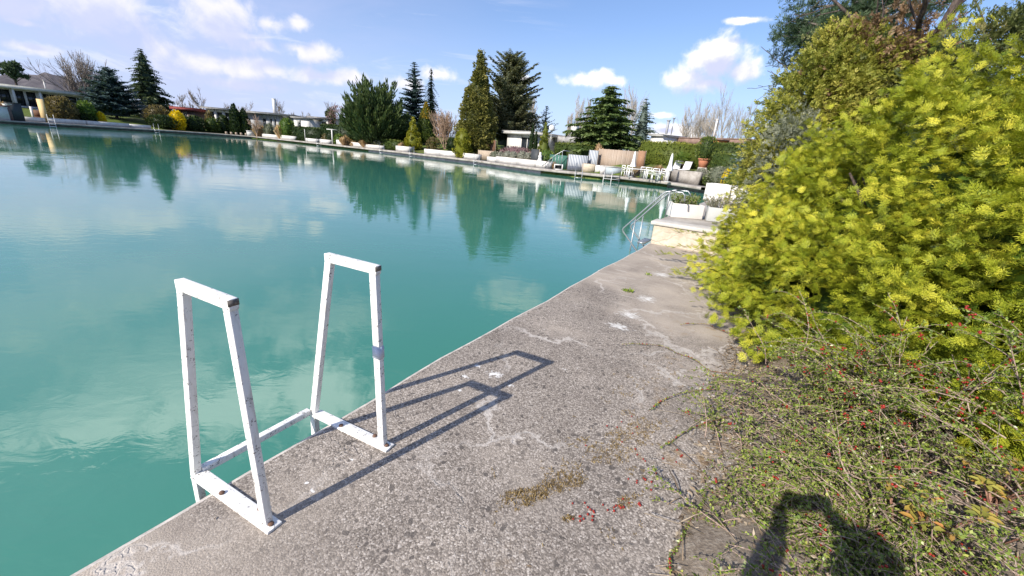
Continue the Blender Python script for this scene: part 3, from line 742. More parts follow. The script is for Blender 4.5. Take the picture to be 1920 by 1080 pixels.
def stair_rail():
    q = thing('stair_rail', 'double grey steel tube handrail leading from the terrace corner down into the lake', 'handrail', along(S_WALL + .5, 0, TZ), RZ)
    # local: x inland, y along the path
    for k, y in enumerate((0.33, 0.95)):
        g = G(); top = .53; 
        P = [(.34, y, top - .17), (.325, y, top - .06), (.27, y, top - .005), (.2, y, top), (.02, y, top), (-.06, y, top - .035)]
        lo = (-.78, y, -.36); P += [(-.3, y, top - .035 - .24 * 1.12), lo]
        P += [(-.80, y, -.40), (-.78, y, -.44), (-.42, y, -.80), (-.36, y, -1.5)]
        tube(g, P, .017, 8); g.build('rail', TUBE, q, smooth=True)
        g = G(); tube(g, [(.03, y, 0), (.03, y, top - .01)], .014, 8); g.build('post', TUBE, q, smooth=True)
        g = G(); tube(g, [(-.56, y, -.12), (-.56, y, -1.4)], .014, 8); g.build('post', TUBE, q, smooth=True)
    for x, z in ((-.36, -.62), (-.36, -.9), (-.36, -1.2)):
        g = G(); box(g, (x, .64, z), (.16, .6, .03)); g.build('tread', TUBE, q)
stair_rail()
# ------------------------------------------------------------------ plant builders
def trunk_mesh(g, h, r, lean=(0, 0), wob=0.05, k=7, z0=-0.15):
    n = 7; z = np.linspace(0, 1, n); P = np.stack([lean[0] * z + wob * np.sin(z * 4 + h) * z, lean[1] * z + wob * np.cos(z * 5) * z, z0 + z * (h - z0)], 1)
    tube(g, P, r * (1.25 - z * 1.1) + .01, k); return P
def spruce(H, Rr, leafm, label, loc, group=None, whorls=None, droop=.45, up=.18, p=.85, z0=.04, ls=.5, gap=.12, nb=8, name='spruce_tree', cat='tree', barkm=None, tdens=1.0, irregular=.16, core=.42):
    q = thing(name, label, cat, loc, rng.uniform(0, 6.28), group)
    g = G(); trunk_mesh(g, H * .97, .018 * H + .03, wob=.02 * H / 10); g.build('trunk', barkm or BARKD, q)
    g = G(); Rr = Rr * 1.12; W = whorls or int(H * 2.9 + 8)
    Pl, Dl, Ll, Tl, Nl = [], [], [], [], []
    for i in range(W):
        f = (i + rng.uniform(-.3, .3)) / W; z = H * (z0 + (1 - z0) * max(0, f)); rr0 = Rr * max(.02, 1 - max(0, f)) ** p
        lumpy = 1 + irregular * math.sin(i * 1.7 + H)
        for b in range(max(5, int(nb * (.75 + .6 * (1 - f))))):
            a = rng.uniform(0, 6.28); rr = rr0 * rng.uniform(.66, 1.06) * lumpy * (1 + irregular * math.sin(3 * a + H + i * .2))
            if rng.uniform() < gap: rr *= .55
            n = max(3, int(rr / (.22 * ls / .5) * tdens) + 2); s = np.linspace(.12, 1, n)
            zz = z + rr * (up * s * 1.6 - droop * s ** 2 * 1.0) + (s > .85) * rr * .03
            base = np.stack([math.cos(a) * rr * s, math.sin(a) * rr * s, zz], 1)
            out = np.array([math.cos(a), math.sin(a), 0]); side = np.array([-math.sin(a), math.cos(a), 0])
            tw = (.30 * rr * (1 - s * .75) + .16 * ls / .5)
            tn = np.clip(rng.normal(.35 + .25 * rng.uniform(), .16, n) + .12 * s, 0, 1)
            for sg in (-1, 1):
                Pl.append(base); Dl.append(out * .75 + side * sg * rng.uniform(.6, 1.0, (n, 1)) + np.array([0, 0, -.22]) * rng.uniform(0, 1.4, (n, 1)))
                Ll.append(np.clip(tw, .12, ls * 1.15) * rng.uniform(.75, 1.2, n)); Tl.append(tn)
                Nl.append(unit(np.array([0, 0, 1.0]) + rng.normal(0, .38, (n, 3))))
            Pl.append(base); Dl.append(out * .6 + np.array([0, 0, -.55]) + rng.normal(0, .25, (n, 3))); Ll.append(np.clip(tw, .12, ls) * .75); Tl.append(np.clip(tn - .12, 0, 1)); Nl.append(rdir(n))
    Pl, Dl, Ll, Tl, Nl = map(np.concatenate, (Pl, Dl, Ll, Tl, Nl))
    leaves(g, Pl, Dl, Ll, Ll * .50, Tl, Nl, .12)
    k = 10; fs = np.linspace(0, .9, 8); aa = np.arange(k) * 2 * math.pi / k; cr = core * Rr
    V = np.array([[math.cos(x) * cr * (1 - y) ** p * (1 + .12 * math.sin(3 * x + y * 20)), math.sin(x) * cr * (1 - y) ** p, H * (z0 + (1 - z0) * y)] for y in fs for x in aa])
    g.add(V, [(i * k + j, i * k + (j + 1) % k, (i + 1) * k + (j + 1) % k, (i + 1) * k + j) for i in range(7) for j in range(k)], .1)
    g.build('crown', leafm, q); return q
def blob_crown(g, prof, H, n, ls, wr, tint_mu=.45, up=.5, lum=.16, lsc=1.2, tips=None, core=.78, squash=(1, 1), jag=.0, tmix=.22, seed=0, inner=.25, out=1.0, cl=None):
    """foliage round a solid of revolution prof(f)->radius for f in 0..1 of height; leaf-sized faces in clumps"""
    n_all = n; n = n if cl is None else max(1, n // 20)
    f = rng.uniform(0, 1, n * 2); rad = np.array([prof(x) for x in f]); keep = rng.uniform(0, rad.max(), n * 2) < rad + .12 * rad.max(); f = f[keep][:n]; rad = rad[keep][:n]; m = len(f)
    a = rng.uniform(0, 6.28, m); dirv = np.stack([np.cos(a), np.sin(a), np.zeros(m)], 1)
    P0 = np.stack([np.cos(a) * rad * squash[0], np.sin(a) * rad * squash[1], f * H], 1)
    l1 = lump(P0 * lsc + seed * 7.7, 1.0, 0); l2 = lump(P0 * lsc * 3.1 + seed, 1.0, 1)
    depth = np.where(rng.uniform(0, 1, m) < inner, rng.uniform(.72, .95, m), rng.uniform(.93, 1.04, m))
    k = depth * (1 + lum * l1 + lum * .55 * l2) ; P = P0.copy(); P[:, :2] *= k[:, None]; P[:, 2] += H * .02 * l2
    slope = np.array([(prof(min(1, x + .03)) - prof(max(0, x - .03))) / (.06 * H) for x in f])
    nrm = unit(dirv + np.stack([np.zeros(m), np.zeros(m), -slope], 1))
    ctint = rng.normal(0, .12, m)
    if cl is not None:                           # leaf clumps: little domes hanging out of the crown
        rp = 20; cs = np.repeat(cl * rng.uniform(.6, 1.3, m), rp); P = np.repeat(P + nrm * (rng.normal(0, .28, m) * cl)[:, None], rp, 0); nrm = np.repeat(nrm, rp, 0); l2 = np.repeat(l2, rp); f = np.repeat(f, rp); ctint = np.repeat(ctint, rp); m = len(P)
        tv = rdir(m); tv = unit(tv - nrm * (tv * nrm).sum(1)[:, None]); q0 = rng.uniform(0, 1, m) ** .6
        P = P + tv * (cs * q0)[:, None] - nrm * (cs * .8 * q0 ** 2)[:, None] - np.array([0, 0, .35]) * (cs * q0)[:, None]; nrm = unit(nrm + tv * (.8 * q0)[:, None])
    D = unit(nrm * out + np.array([0, 0, up]) + rdir(m) * .65)
    L = ls * rng.uniform(.6, 1.3, m)
    if jag: L *= 1 + jag * (rng.uniform(0, 1, m) < .12)
    tint = np.clip(tint_mu + ctint + tmix * l2 * .8 + rng.normal(0, .13, m), 0, 1)
    if tips is not None: tint = np.clip(tint + tips(f, P), 0, 1)
    leaves(g, P - D * L[:, None] * .35, D, L, L * wr, tint, None, .15)
    # solid inside, so the crown is not see-through
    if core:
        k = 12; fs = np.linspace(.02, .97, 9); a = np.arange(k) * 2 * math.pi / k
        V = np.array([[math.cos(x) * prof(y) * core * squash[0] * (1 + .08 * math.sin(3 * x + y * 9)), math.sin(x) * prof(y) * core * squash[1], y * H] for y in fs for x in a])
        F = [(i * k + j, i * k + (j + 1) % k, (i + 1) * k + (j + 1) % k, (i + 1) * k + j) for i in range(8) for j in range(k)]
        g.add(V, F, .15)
        b = g.n; g.add([[0, 0, .985 * H]], [], 0)
def cone_shrub(H, Rr, leafm, label, loc, n=1400, ls=.3, prof=None, name='conifer', cat='tree', group=None, stem=.12, **kw):
    q = thing(name, label, cat, loc, rng.uniform(0, 6.28), group)
    g = G(); trunk_mesh(g, H * .8, .02 * H + .03); g.build('trunk', BARKD, q)
    prof = prof or (lambda f: Rr * (min(1, (f + .10) / .22)) ** .6 * max(0, 1 - f) ** .75)
    g = G(); blob_crown(g, prof, H * (1 - stem * .3), n, ls, .45, **kw); g.build('crown', leafm, q, loc=(0, 0, stem * H * .3)); return q
def ball(H, Rr, leafm, label, loc, n=500, ls=.16, name='shrub', cat='shrub', group=None, prof=None, rz=None, stems=True, **kw):
    q = thing(name, label, cat, loc, rng.uniform(0, 6.28) if rz is None else rz, group)
    g = G()
    for i in range(5):
        a = rng.uniform(0, 6.28); tube(g, [(0.05 * math.cos(a), .05 * math.sin(a), -.1), (Rr * .35 * math.cos(a), Rr * .35 * math.sin(a), H * .4), (Rr * .6 * math.cos(a), Rr * .6 * math.sin(a), H * .72)], [.03, .02, .008], 4)
    g.build('stem', BARKG, q)
    prof = prof or (lambda f: Rr * (max(0.0, 1 - (2 * f - .9) ** 2 / 1.21)) ** .5)
    g = G(); kw.setdefault('lum', .14); kw.setdefault('lsc', 1.6 / max(Rr, .4)); blob_crown(g, prof, H, n, ls, .5, **kw); g.build('foliage', leafm, q); return q
def hedge(p0, p1, th, H, leafm, label, z, n=None, ls=.16, group=None, lum=.09, tmu=.45, name='hedge', topt=.25):
    """clipped hedge between two plan points (front edge), th deep"""
    p0 = np.asarray(p0, float); p1 = np.asarray(p1, float); e = p1 - p0; L = np.linalg.norm(e); rz = math.atan2(e[1], e[0])
    q = thing(name, label, 'hedge', (p0[0], p0[1], z), rz, group)
    for i in range(max(2, int(L / 1.6))):
        g = G(); x = (i + .5) * L / max(2, int(L / 1.6)); tube(g, [(x, th / 2, -.2), (x + .1, th / 2, H * .5)], [.05, .03], 5); g.build('stem', BARKD, q)
    A = [L * H, L * H * .4, L * th, th * H, th * H]; n = n or int(sum(A) / ls ** 2 * 2.2); n = min(n, 15000)
    c = rng.choice(5, n, p=np.array(A) / sum(A)); u, v = rng.uniform(0, 1, n), rng.uniform(0, 1, n)
    P = np.zeros((n, 3)); N = np.zeros((n, 3))
    for k, (fn, nn) in enumerate(((lambda u, v: (u * L, 0 * u, v * H), (0, -1, 0)), (lambda u, v: (u * L, 0 * u + th, v * H), (0, 1, 0)), (lambda u, v: (u * L, v * th, 0 * u + H), (0, 0, 1)),
                                  (lambda u, v: (0 * u, u * th, v * H), (-1, 0, 0)), (lambda u, v: (0 * u + L, u * th, v * H), (1, 0, 0)))):
        s = c == k; P[s] = np.stack(fn(u[s], v[s]), 1); N[s] = nn
    l = lump(P, .9, 0); l2 = lump(P, 3.2, 1); P += N * (lum * l + lum * .7 * l2 + rng.uniform(-.12, .03, n))[:, None]
    D = unit(N + rdir(n) * .9 + np.array([0, 0, .25])); LL = ls * rng.uniform(.6, 1.35, n)
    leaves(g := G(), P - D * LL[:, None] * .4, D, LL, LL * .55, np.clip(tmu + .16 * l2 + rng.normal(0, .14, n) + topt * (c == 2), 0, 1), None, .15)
    i = .13; box(g, (L / 2, th / 2, H / 2 - i / 2), (max(.05, L - 2 * i), max(.05, th - 2 * i), H - i), tint=.15)
    g.build('foliage', leafm, q); return q
def bare_tree(H, label, loc, spread=.55, barkm=None, r=None, depth=5, upw=.25, name='bare_tree', group=None, lean=(0, 0), fork=.3, stems=1, minr=.012, nk=3, seed=None, limb=.72, crownm=None, cat='tree', droopy=0, kr=.72):
    rs = random.Random(seed if seed is not None else random.random())
    q = thing(name, label, cat, loc, 0, group); gt, gb = G(), G(); r = r or H * .016
    def grow(p, d, L, rad, lev):
        n = 4 if lev < 3 else 3; pts = [p]; dd = Vector(d)
        for i in range(n - 1):
            dd = (dd + Vector((rs.gauss(0, .13), rs.gauss(0, .13), rs.gauss(0, .10) + upw * .25 - droopy * lev * .05))).normalized(); pts.append(pts[-1] + dd * L / (n - 1))
        rr = [max(minr * .75, rad * (1 - .45 * i / (n - 1))) for i in range(n)]
        tube(gt if lev == 0 else gb, [tuple(x) for x in pts], rr, 6 if lev == 0 else (4 if lev == 1 else 3), cap=False)
        if lev >= depth: return
        kids = nk + (1 if rs.random() < .4 else 0) + (2 if lev == 0 else 0)
        for k in range(kids):
            at = rs.uniform(fork, 1.0) if k else 1.0
            j = min(n - 2, int(at * (n - 1))); f = at * (n - 1) - j; pp = pts[j].lerp(pts[j + 1], f)
            ax = Vector((rs.gauss(0, 1), rs.gauss(0, 1), rs.gauss(0, .5))).normalized(); tilt = spread * rs.uniform(.6, 1.35) * (.35 if k == 0 else 1)
            nd = (dd * math.cos(tilt) + (ax - dd * ax.dot(dd)).normalized() * math.sin(tilt) + Vector((0, 0, upw))).normalized()
            grow(pp, nd, L * limb * rs.uniform(.75, 1.1), rad * (kr * .86 if k else .72), lev + 1)
    L0 = H * (1 - limb) / (1 - limb ** (depth + 1)) * 1.08
    for s in range(stems):
        a = s * 6.28 / stems; o = 0 if stems == 1 else .12 * H * .1
        d = Vector((lean[0] + (0 if stems == 1 else .35 * math.cos(a)), lean[1] + (0 if stems == 1 else .35 * math.sin(a)), 1)).normalized()
        grow(Vector((o * math.cos(a), o * math.sin(a), -.2)), d, L0, r, 0)
    gt.build('trunk', barkm or BARKG, q); gb.build('branches', crownm or barkm or BARKG, q); return q
def grass_clump(H, Rr, label, loc, n=420, leafm=None, group='tan grass clumps along the bank', name='ornamental_grass', plume=True):
    q = tag(None or bpy.data.objects.new('x', None), label, 'grass clump', group) if False else None
    g = G(); a = rng.uniform(0, 6.28, n); w = rng.uniform(0, 1, n) ** .7; h = H * rng.uniform(.75, 1.1, n) * (1.05 - .35 * w); sp = Rr * w
    o = np.stack([np.cos(a), np.sin(a), np.zeros(n)], 1); b = o * rng.uniform(0, Rr * .45, (n, 1)) - [0, 0, .1]; zz = np.array([0, 0, 1.0])
    mid = b + o * (sp * .5)[:, None] + zz * (h * .8)[:, None]; tip = b + o * (sp * 1.05)[:, None] + zz * (h * (1.02 - .5 * w * rng.uniform(.3, 1, n)))[:, None]
    s = unit(np.cross(o, rdir(n))) * .5 * (.020 * H + .010)
    V = np.stack([b - s, b + s, mid + s * 1.2, tip, mid - s * 1.2], 1).reshape(-1, 3)
    g.add(V, np.arange(n * 5).reshape(n, 5), np.clip(rng.normal(.5, .25, n), 0, 1))
    ob = g.build(name, leafm or F_TAN, loc=loc, rz=0); tag(ob, label, 'grass clump', group); return ob
def cyl_prof(Rr, top=.88, bot=.06):
    return lambda f: Rr * (min(1, f / bot + .5) if f < bot else 1.0) * (1 if f < top else max(0, 1 - ((f - top) / (1 - top)) ** 2) ** .5)

# where things stand: sight line through a pixel, D metres away; base on the ground there
def spot(px, py, D, dz=0.0):
    p = pix(px, py, D); return np.array([p[0], p[1], terrain(p[0], p[1]) + dz])
def hgt(px, ytop, D, z): return pix(px, ytop, D)[2] - z
def wid(x0, x1, y, D): return D * abs(azi(x1, y) - azi(x0, y))
def shoreD(px, py):
    a = azi(px, py); u = np.array([math.sin(a), math.cos(a)]); best = 1e9
    for i in range(8, 25):
        p, q2 = SH[i], SH[i + 1]; e = q2 - p; den = u[0] * e[1] - u[1] * e[0]
        if abs(den) < 1e-9: continue
        tt = (p[0] * e[1] - p[1] * e[0]) / den; k = (p[0] * u[1] - p[1] * u[0]) / den
        if tt > 3 and 0 <= k <= 1: best = min(best, tt)
    return best, u
def bank(px, py, d):
    """d metres behind the water's edge, on the sight line through a pixel"""
    D, u = shoreD(px, py); p = u * (D + d); return np.array([p[0], p[1], 0.05 if d < 1.9 else terrain(p[0], p[1])]), D + d
# ------------------------------------------------------------------ far bank: trees
def tree_at(px, ytop, ybase, D): 
    b = spot(px, (ytop + ybase) / 2, D); return b, pix(px, ytop, D)[2] - b[2]
G_SP = 'spruces and firs on the far bank'
b, H = tree_at(28, 113, 160, 128); bare = None
def pine_far(px, ytop, x0, x1, ymid, D, label):
    b, H = tree_at(px, ytop, 190, D); Rr = wid(x0, x1, ymid, D) / 2; q = thing('pine_tree', label, 'tree', b); g = G(); trunk_mesh(g, H * .9, .25); 
    for i in range(9):
        a = i * 2.4; z = H * (.5 + .045 * i); tube(g, [(0, 0, z), (math.cos(a) * Rr * .8, math.sin(a) * Rr * .8, z + H * .1)], [.1, .03], 4)
    g.build('trunk', BARKD, q); g = G()
    for i in range(26):
        a = rng.uniform(0, 6.28); rr = Rr * rng.uniform(.1, .85); c = np.array([math.cos(a) * rr, math.sin(a) * rr, H * (.60 + .36 * rng.uniform() * (1 - .5 * (rr / Rr) ** 2))]); n = 110
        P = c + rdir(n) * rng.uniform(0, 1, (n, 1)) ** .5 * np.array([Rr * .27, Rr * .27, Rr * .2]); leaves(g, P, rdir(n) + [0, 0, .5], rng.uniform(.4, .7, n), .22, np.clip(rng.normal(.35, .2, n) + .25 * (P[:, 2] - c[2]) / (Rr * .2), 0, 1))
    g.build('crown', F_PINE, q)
pine_far(29, 113, 3, 56, 140, 128, 'dark rounded pine rising behind the flat roof of the lakeside house')
def sp_at(px, ytop, x0, x1, ymid, D, leafm, label, **kw):
    b, H = tree_at(px, ytop, 2 * ymid - ytop, D); return spruce(H, wid(x0, x1, ymid, D) / 2 * kw.pop('wk', 1.25), leafm, label, b, G_SP, **kw)
sp_at(216, 127, 176, 264, 205, 105, F_BLUE, 'broad rounded dark blue spruce beside a small yellow forsythia', p=.55, droop=.25, up=.32, ls=.85, nb=10, gap=.05, z0=.06)
sp_at(283, 92, 252, 328, 195, 118, F_DSPRUCE, 'tall dark green pointed spruce next to the broad blue spruce', p=.72, droop=.42, ls=.8, nb=9)
sp_at(777, 113, 748, 806, 205, 86, F_BLUE, 'slim blue grey spruce behind the small gold cone', p=.68, droop=.3, up=.28, ls=.62, whorls=36, gap=.2, core=.18, nb=9)
sp_at(808, 126, 796, 826, 200, 88, F_DSPRUCE, 'thin weeping dark spruce with a bent tip behind the slim blue spruce', p=.75, droop=.95, up=.0, ls=.6, irregular=.35, gap=.2, nb=9, whorls=44, core=.2)
sp_at(955, 102, 912, 994, 205, 60, F_FIR, 'loose grey green fir standing directly behind the tall thuja', p=.36, droop=.12, up=.42, ls=.46, gap=.2, nb=15, irregular=.18, whorls=58, wk=1.2, core=.34)
sp_at(1021, 196, 994, 1040, 245, 62, F_DSPRUCE, 'sparse dark young spruce with bare gaps behind the thuja cone', p=.8, droop=.1, up=.35, ls=.42, gap=.3, nb=6, tdens=.7, core=.1)
sp_at(1134, 157, 1078, 1182, 255, 50, F_SPRUCE, 'large bright green spruce behind the reed screen', p=.62, droop=.38, up=.24, ls=.55, nb=16, gap=.05, irregular=.2, tdens=1.2, wk=1.35)
sp_at(1202, 182, 1170, 1228, 250, 53, F_SILVER, 'paler grey green spruce right of the large bright green one', p=.7, droop=.35, up=.2, ls=.5, nb=8, gap=.12)

# tall thuja with yellow tips
b, H = tree_at(897, 97, 285, 54.5)
Rw = wid(858, 936, 250, 54.5) / 2
cone_shrub(H, Rw, F_OLDTHUJA, 'tall thuja with yellowish lumpy foliage reaching down to the water wall', b, n=17000, ls=.32, name='thuja_tree', lum=.2, lsc=1.0, tmix=.2, up=.0, tint_mu=.42, inner=.2, cl=.5, core=.7,
           prof=lambda f: Rw * (min(1, (f + .25) / .4)) ** .5 * max(0, 1 - f ** 1.25) ** .8 + .05, seed=1)
b = spot(868, 290, 52.6); Hh = hgt(868, 240, 50.5, b[2])
ball(Hh, wid(852, 886, 285, 50.5) / 2 * 1.05, F_GOLD, 'golden thuja bush at the foot of the tall thuja', b, n=2600, ls=.24, name='thuja_bush', tint_mu=.35, cl=.32)
# big spreading juniper: upright plumes fanning out
def plume_tree(label, px, ytop, x0, x1, ymid, D, leafm):
    b, H = tree_at(px, ytop, 258, D); Rr = wid(x0, x1, ymid, D) / 2
    q = thing('juniper_tree', label, 'tree', b); gt, g = G(), G(); Rr *= 1.08
    for i in range(330):
        a = rng.uniform(0, 6.28); t = rng.uniform(0, 1) ** .55; tilt = t * 1.2 + rng.normal(0, .06)
        d = np.array([math.cos(a) * math.sin(tilt), math.sin(a) * math.sin(tilt), math.cos(tilt)]); Lr = 1 / math.sqrt((math.sin(tilt) / Rr / 1.05) ** 2 + (math.cos(tilt) / H) ** 2) * rng.uniform(.62, 1.0) * (.86 if tilt < .3 else .98) * (1 + .10 * math.sin(2 * min(tilt, 1.5)))
        if i < 14: tube(gt, [(0, 0, -.2), d * Lr * .45 + [0, 0, .1], d * Lr * .8 + [0, 0, .25]], [.12, .07, .03], 5)
        n = 130; s = rng.uniform(.2, 1, n) ** .7; bend = np.array([0, 0, 1.0]) * (.12 * Lr * s ** 2)[:, None]
        wd = (.17 * Lr * (1.03 - s) ** .7 * np.minimum(1, s * 2.2) * .95)[:, None]
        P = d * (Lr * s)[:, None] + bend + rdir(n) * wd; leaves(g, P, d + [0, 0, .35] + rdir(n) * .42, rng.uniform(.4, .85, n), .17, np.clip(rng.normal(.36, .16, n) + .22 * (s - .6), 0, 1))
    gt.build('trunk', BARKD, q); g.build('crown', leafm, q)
plume_tree('huge spreading green juniper with pointed plumes, the broadest tree on the far bank', 703, 134, 640, 758, 200, 70, F_JUNI)
# gold cones
b, H = tree_at(775, 221, 282, 64.5); cone_shrub(H, wid(755, 796, 265, 64.5) / 2, F_GOLD, 'small bright yellow green cone shaped thuja by the water wall', b, n=3600, ls=.24, lum=.06, up=.9, tint_mu=.4, name='conical_thuja', cl=.26)
b, H = tree_at(799, 194, 268, 70); Rg = wid(780, 817, 240, 70) / 2
cone_shrub(H, Rg, F_HEDGE, 'dark cypress cone with a bright orange gold top between the gold cone and bare shrub', b, n=1800, ls=.35, lum=.1, up=1.2, name='conical_cypress', prof=lambda f: Rg * min(1, (f + .1) / .3) ** .5 * max(0, 1 - max(0, f) ** 2.2) ** .9)
bb = b.copy(); bb[2] += 0
tp = bpy.data.objects[-1] if False else None
g = G(); blob_crown(g, lambda f: Rg * .62 * max(0, 1 - f) ** .8 * min(1, f * 6 + .4), H * .42, 700, .32, .5, up=1.0, core=.7)
cyp = [o for o in C.objects if o.name.startswith('conical_cypress')][0]
gt_ = g.build('gold_tip', F_GOLDTIP, cyp, loc=(0, 0, H * .6)); gt_['label'] = 'bright orange gold top'
b, H = tree_at(1022, 229, 283, 47); cone_shrub(H, wid(1007, 1038, 270, 47) / 2, F_THUJA, 'green thuja cone beside the small white dish', b, n=2800, ls=.19, lum=.08, up=.8, tint_mu=.35, name='conical_thuja', cl=.2)
for px, yt, x0, x1, lb in ((998, 232, 994, 1003, 'pencil thin dark cypress in front of the grey house'), (1005, 243, 1001, 1009, 'shorter thin cypress close to the thuja cone')):
    b, H = tree_at(px, yt, 275, 50); Rp = wid(x0, x1, 260, 50) / 2; cone_shrub(H, Rp, F_DHEDGE, lb, b, n=500, ls=.22, lum=.06, up=2.0, name='columnar_cypress', prof=lambda f, Rp=Rp: Rp * min(1, f * 5 + .5) * max(0, 1 - f ** 4))
# dark cypress clump by the house with the chimney
for px, yt, x0, x1, lb in ((440, 194, 429, 453, 'taller dark cypress leaning against its neighbour, left of the chimney house'), (457, 203, 447, 470, 'shorter dark cypress of the pair, nearer the chimney house')):
    b, H = tree_at(px, yt, 235, 101); Rp = wid(x0, x1, 220, 101) / 2; cone_shrub(H, Rp, F_DHEDGE, lb, b, n=900, ls=.45, lum=.14, up=1.2, name='cypress_tree', tint_mu=.3, prof=lambda f, Rp=Rp: Rp * min(1, f * 4 + .6) * max(0, 1 - f ** 3))

# bare trees
G_B = 'bare trees behind the gardens'
def bt(px, ytop, ybase, D, label, **kw):
    b, H = tree_at(px, ytop, ybase, D); kw.setdefault('group', G_B); return bare_tree(H, label, b, seed=int(px * 7 + ytop), **kw)
bt(146, 90, 190, 112, 'large bare vase shaped tree in front of the lakeside house roof', spread=.42, upw=.14, stems=6, depth=4, r=.13, minr=.022, nk=3, limb=.78, fork=.35)
bt(338, 168, 215, 128, 'small bare tree between the tall spruce and leaning bare tree', minr=.028, depth=4)
bt(388, 152, 222, 125, 'leaning bare tree left of the flat roofed white house', lean=(-.55, .1), minr=.03, depth=4, spread=.5)
bt(362, 190, 220, 130, 'low bare tree behind the red roofed hut', minr=.028, depth=4)
for px, yt, lb in ((462, 186, 'rounded bare tree behind the dark cypress pair'), (522, 180, 'bare tree rising right of the white chimney'), (428, 190, 'thin bare tree behind the roof of the white flat house'), (545, 205, 'low bare bush tree over the roof right of the chimney')):
    bt(px, yt, 226, 125, lb, spread=.6, minr=.03, depth=4)
bt(583, 203, 232, 104, 'crooked bare tree between the two white huts', lean=(-.4, 0), minr=.03, depth=4, spread=.6)
bt(478, 213, 246, 97, 'small branching bare fruit tree on the lawn before the chimney house', spread=.65, minr=.03, depth=4, crownm=BARKT, barkm=BARKT, r=.12)
bt(625, 178, 240, 108, 'bare tree beside the plum coloured tree', minr=.03, depth=4)
def pop(px, yt, yb, D, label, **kw): bt(px, yt, yb, D, label, spread=.34, upw=.40, barkm=BARKP, minr=.019, depth=4, nk=4, limb=.66, r=.12, fork=.12, group='pale bare poplars', name='poplar_tree', **kw)
pop(990, 172, 262, 105, 'pale bare poplar seen between the fir and the sparse spruce'); pop(1004, 186, 262, 108, 'lower pale bare poplar behind the sparse spruce')
pop(1078, 178, 262, 100, 'outermost pale bare poplar left of the large green spruce'); pop(1096, 168, 262, 104, 'second pale bare poplar, close to the large green spruce')
pop(1158, 154, 262, 104, 'pale bare poplar poking out behind the top of the large green spruce'); pop(1186, 156, 262, 106, 'pale bare poplar above the paler spruce')
pop(1070, 200, 264, 98, 'short pale bare poplar above the grey roof')
pop(1180, 148, 262, 112, 'tallest pale bare poplar, between the tips of the two spruces')
bt(1308, 184, 262, 74, 'forked pale bare tree above the orange boards', spread=.36, upw=.3, barkm=BARKP, minr=.012, depth=5, stems=3, r=.10, nk=3)
bt(1372, 172, 266, 66, 'wide pale bare tree beside the yew, right of the forked one', spread=.42, upw=.28, barkm=BARKP, minr=.011, depth=5, stems=3, r=.10, nk=3)
# multi stemmed bare shrub and plum
b, H = tree_at(836, 203, 282, 63.5)
bare_tree(H, 'pinkish tan bare shrub fanning out of one foot beside the tall thuja', b, spread=.25, upw=.16, stems=13, barkm=BARKT, r=.05, minr=.02, depth=4, nk=3, limb=.66, name='bare_shrub', cat='shrub', seed=5)
b, H = tree_at(634, 198, 240, 92); ball(H, wid(612, 658, 220, 92) / 2, F_PURPLE, 'plum purple twiggy tree left of the huge juniper', b, n=900, ls=.32, name='plum_tree', cat='tree', core=0, lum=.3)
b, H = tree_at(619, 203, 240, 95); ball(H, wid(611, 630, 225, 95) / 2, F_HEDGE, 'dark green small tree left of the plum tree', b, n=700, ls=.45, name='small_tree', cat='tree')

# ------------------------------------------------------------------ far bank: shrubs and hedges
def behind(px, py, D, d):
    "keep D at least d metres behind the water's edge"
    s, _ = shoreD(px, py); return max(D, s + d) if s < 1e6 else D
def sh(px, yt, yb, x0, x1, D, leafm, label, n=420, ls=None, **kw):
    D = behind(px, yb, D, wid(x0, x1, (yt + yb) / 2, D) * .5 + 3.1); b = spot(px, yb, D); b[2] = min(b[2], pix(px, yb, D)[2]); H = hgt(px, yt, D, b[2]); ls = ls or D * .0042
    return ball(H, wid(x0, x1, (yt + yb) / 2, D) / 2, leafm, label, b, n=n, ls=ls, **kw)
sh(120, 182, 222, 88, 150, 92, F_BROWN, 'large brown green rounded hedge bush in front of the lakeside house', n=1500, ls=.42)
sh(165, 190, 225, 148, 186, 93, F_GREEN, 'light green bush between the brown bush and the blue spruce', n=700, ls=.42)
sh(160, 210, 228, 140, 185, 90, F_DHEDGE, 'low dark bush at the quay under the light green bush', n=500, ls=.4)
sh(190, 211, 228, 181, 200, 90, F_YELLOW, 'small yellow forsythia close to the broad blue spruce', n=420, ls=.34, core=.6, group='flowering forsythias')
sh(334, 208, 233, 319, 350, 98, F_YELLOW, 'larger yellow forsythia among dark shrubs, below the red roofed hut', n=700, ls=.4, core=.6, group='flowering forsythias')
sh(298, 198, 228, 275, 325, 102, F_BROWN, 'olive brown bush at the foot of the tall dark spruce', n=900, ls=.45)
sh(308, 216, 240, 282, 338, 97, F_DHEDGE, 'dark spreading juniper left below the larger forsythia', n=700, ls=.42)
sh(366, 218, 244, 345, 388, 96, F_DHEDGE, 'dark spreading juniper right of the larger forsythia', n=700, ls=.42)
sh(8, 193, 216, -6, 24, 88, F_TAN, 'sandy brown dry bush at the left edge of the lawn', n=500, ls=.4)
sh(400, 221, 245, 386, 416, 99, F_HEDGE, 'round green bush in front of the flat white house', n=500, ls=.42)
sh(421, 216, 244, 412, 434, 98, F_DHEDGE, 'dark bush beside the cypress pair', n=450, ls=.42)
sh(437, 225, 240, 428, 448, 96, F_BROWN, 'small round brown bush under the cypress pair', n=350, ls=.36)
sh(395, 208, 238, 386, 402, 103, F_BROWN, 'reddish brown shrub at the corner of the flat white house', n=400, ls=.4)
sh(540, 222, 252, 523, 556, 84, F_GREEN, 'loose green bush left of the dark hedge block', n=700, ls=.38)
sh(506, 232, 250, 496, 518, 90, F_GREYG, 'grey green low bush between the two tall tan grasses', n=350, ls=.36)
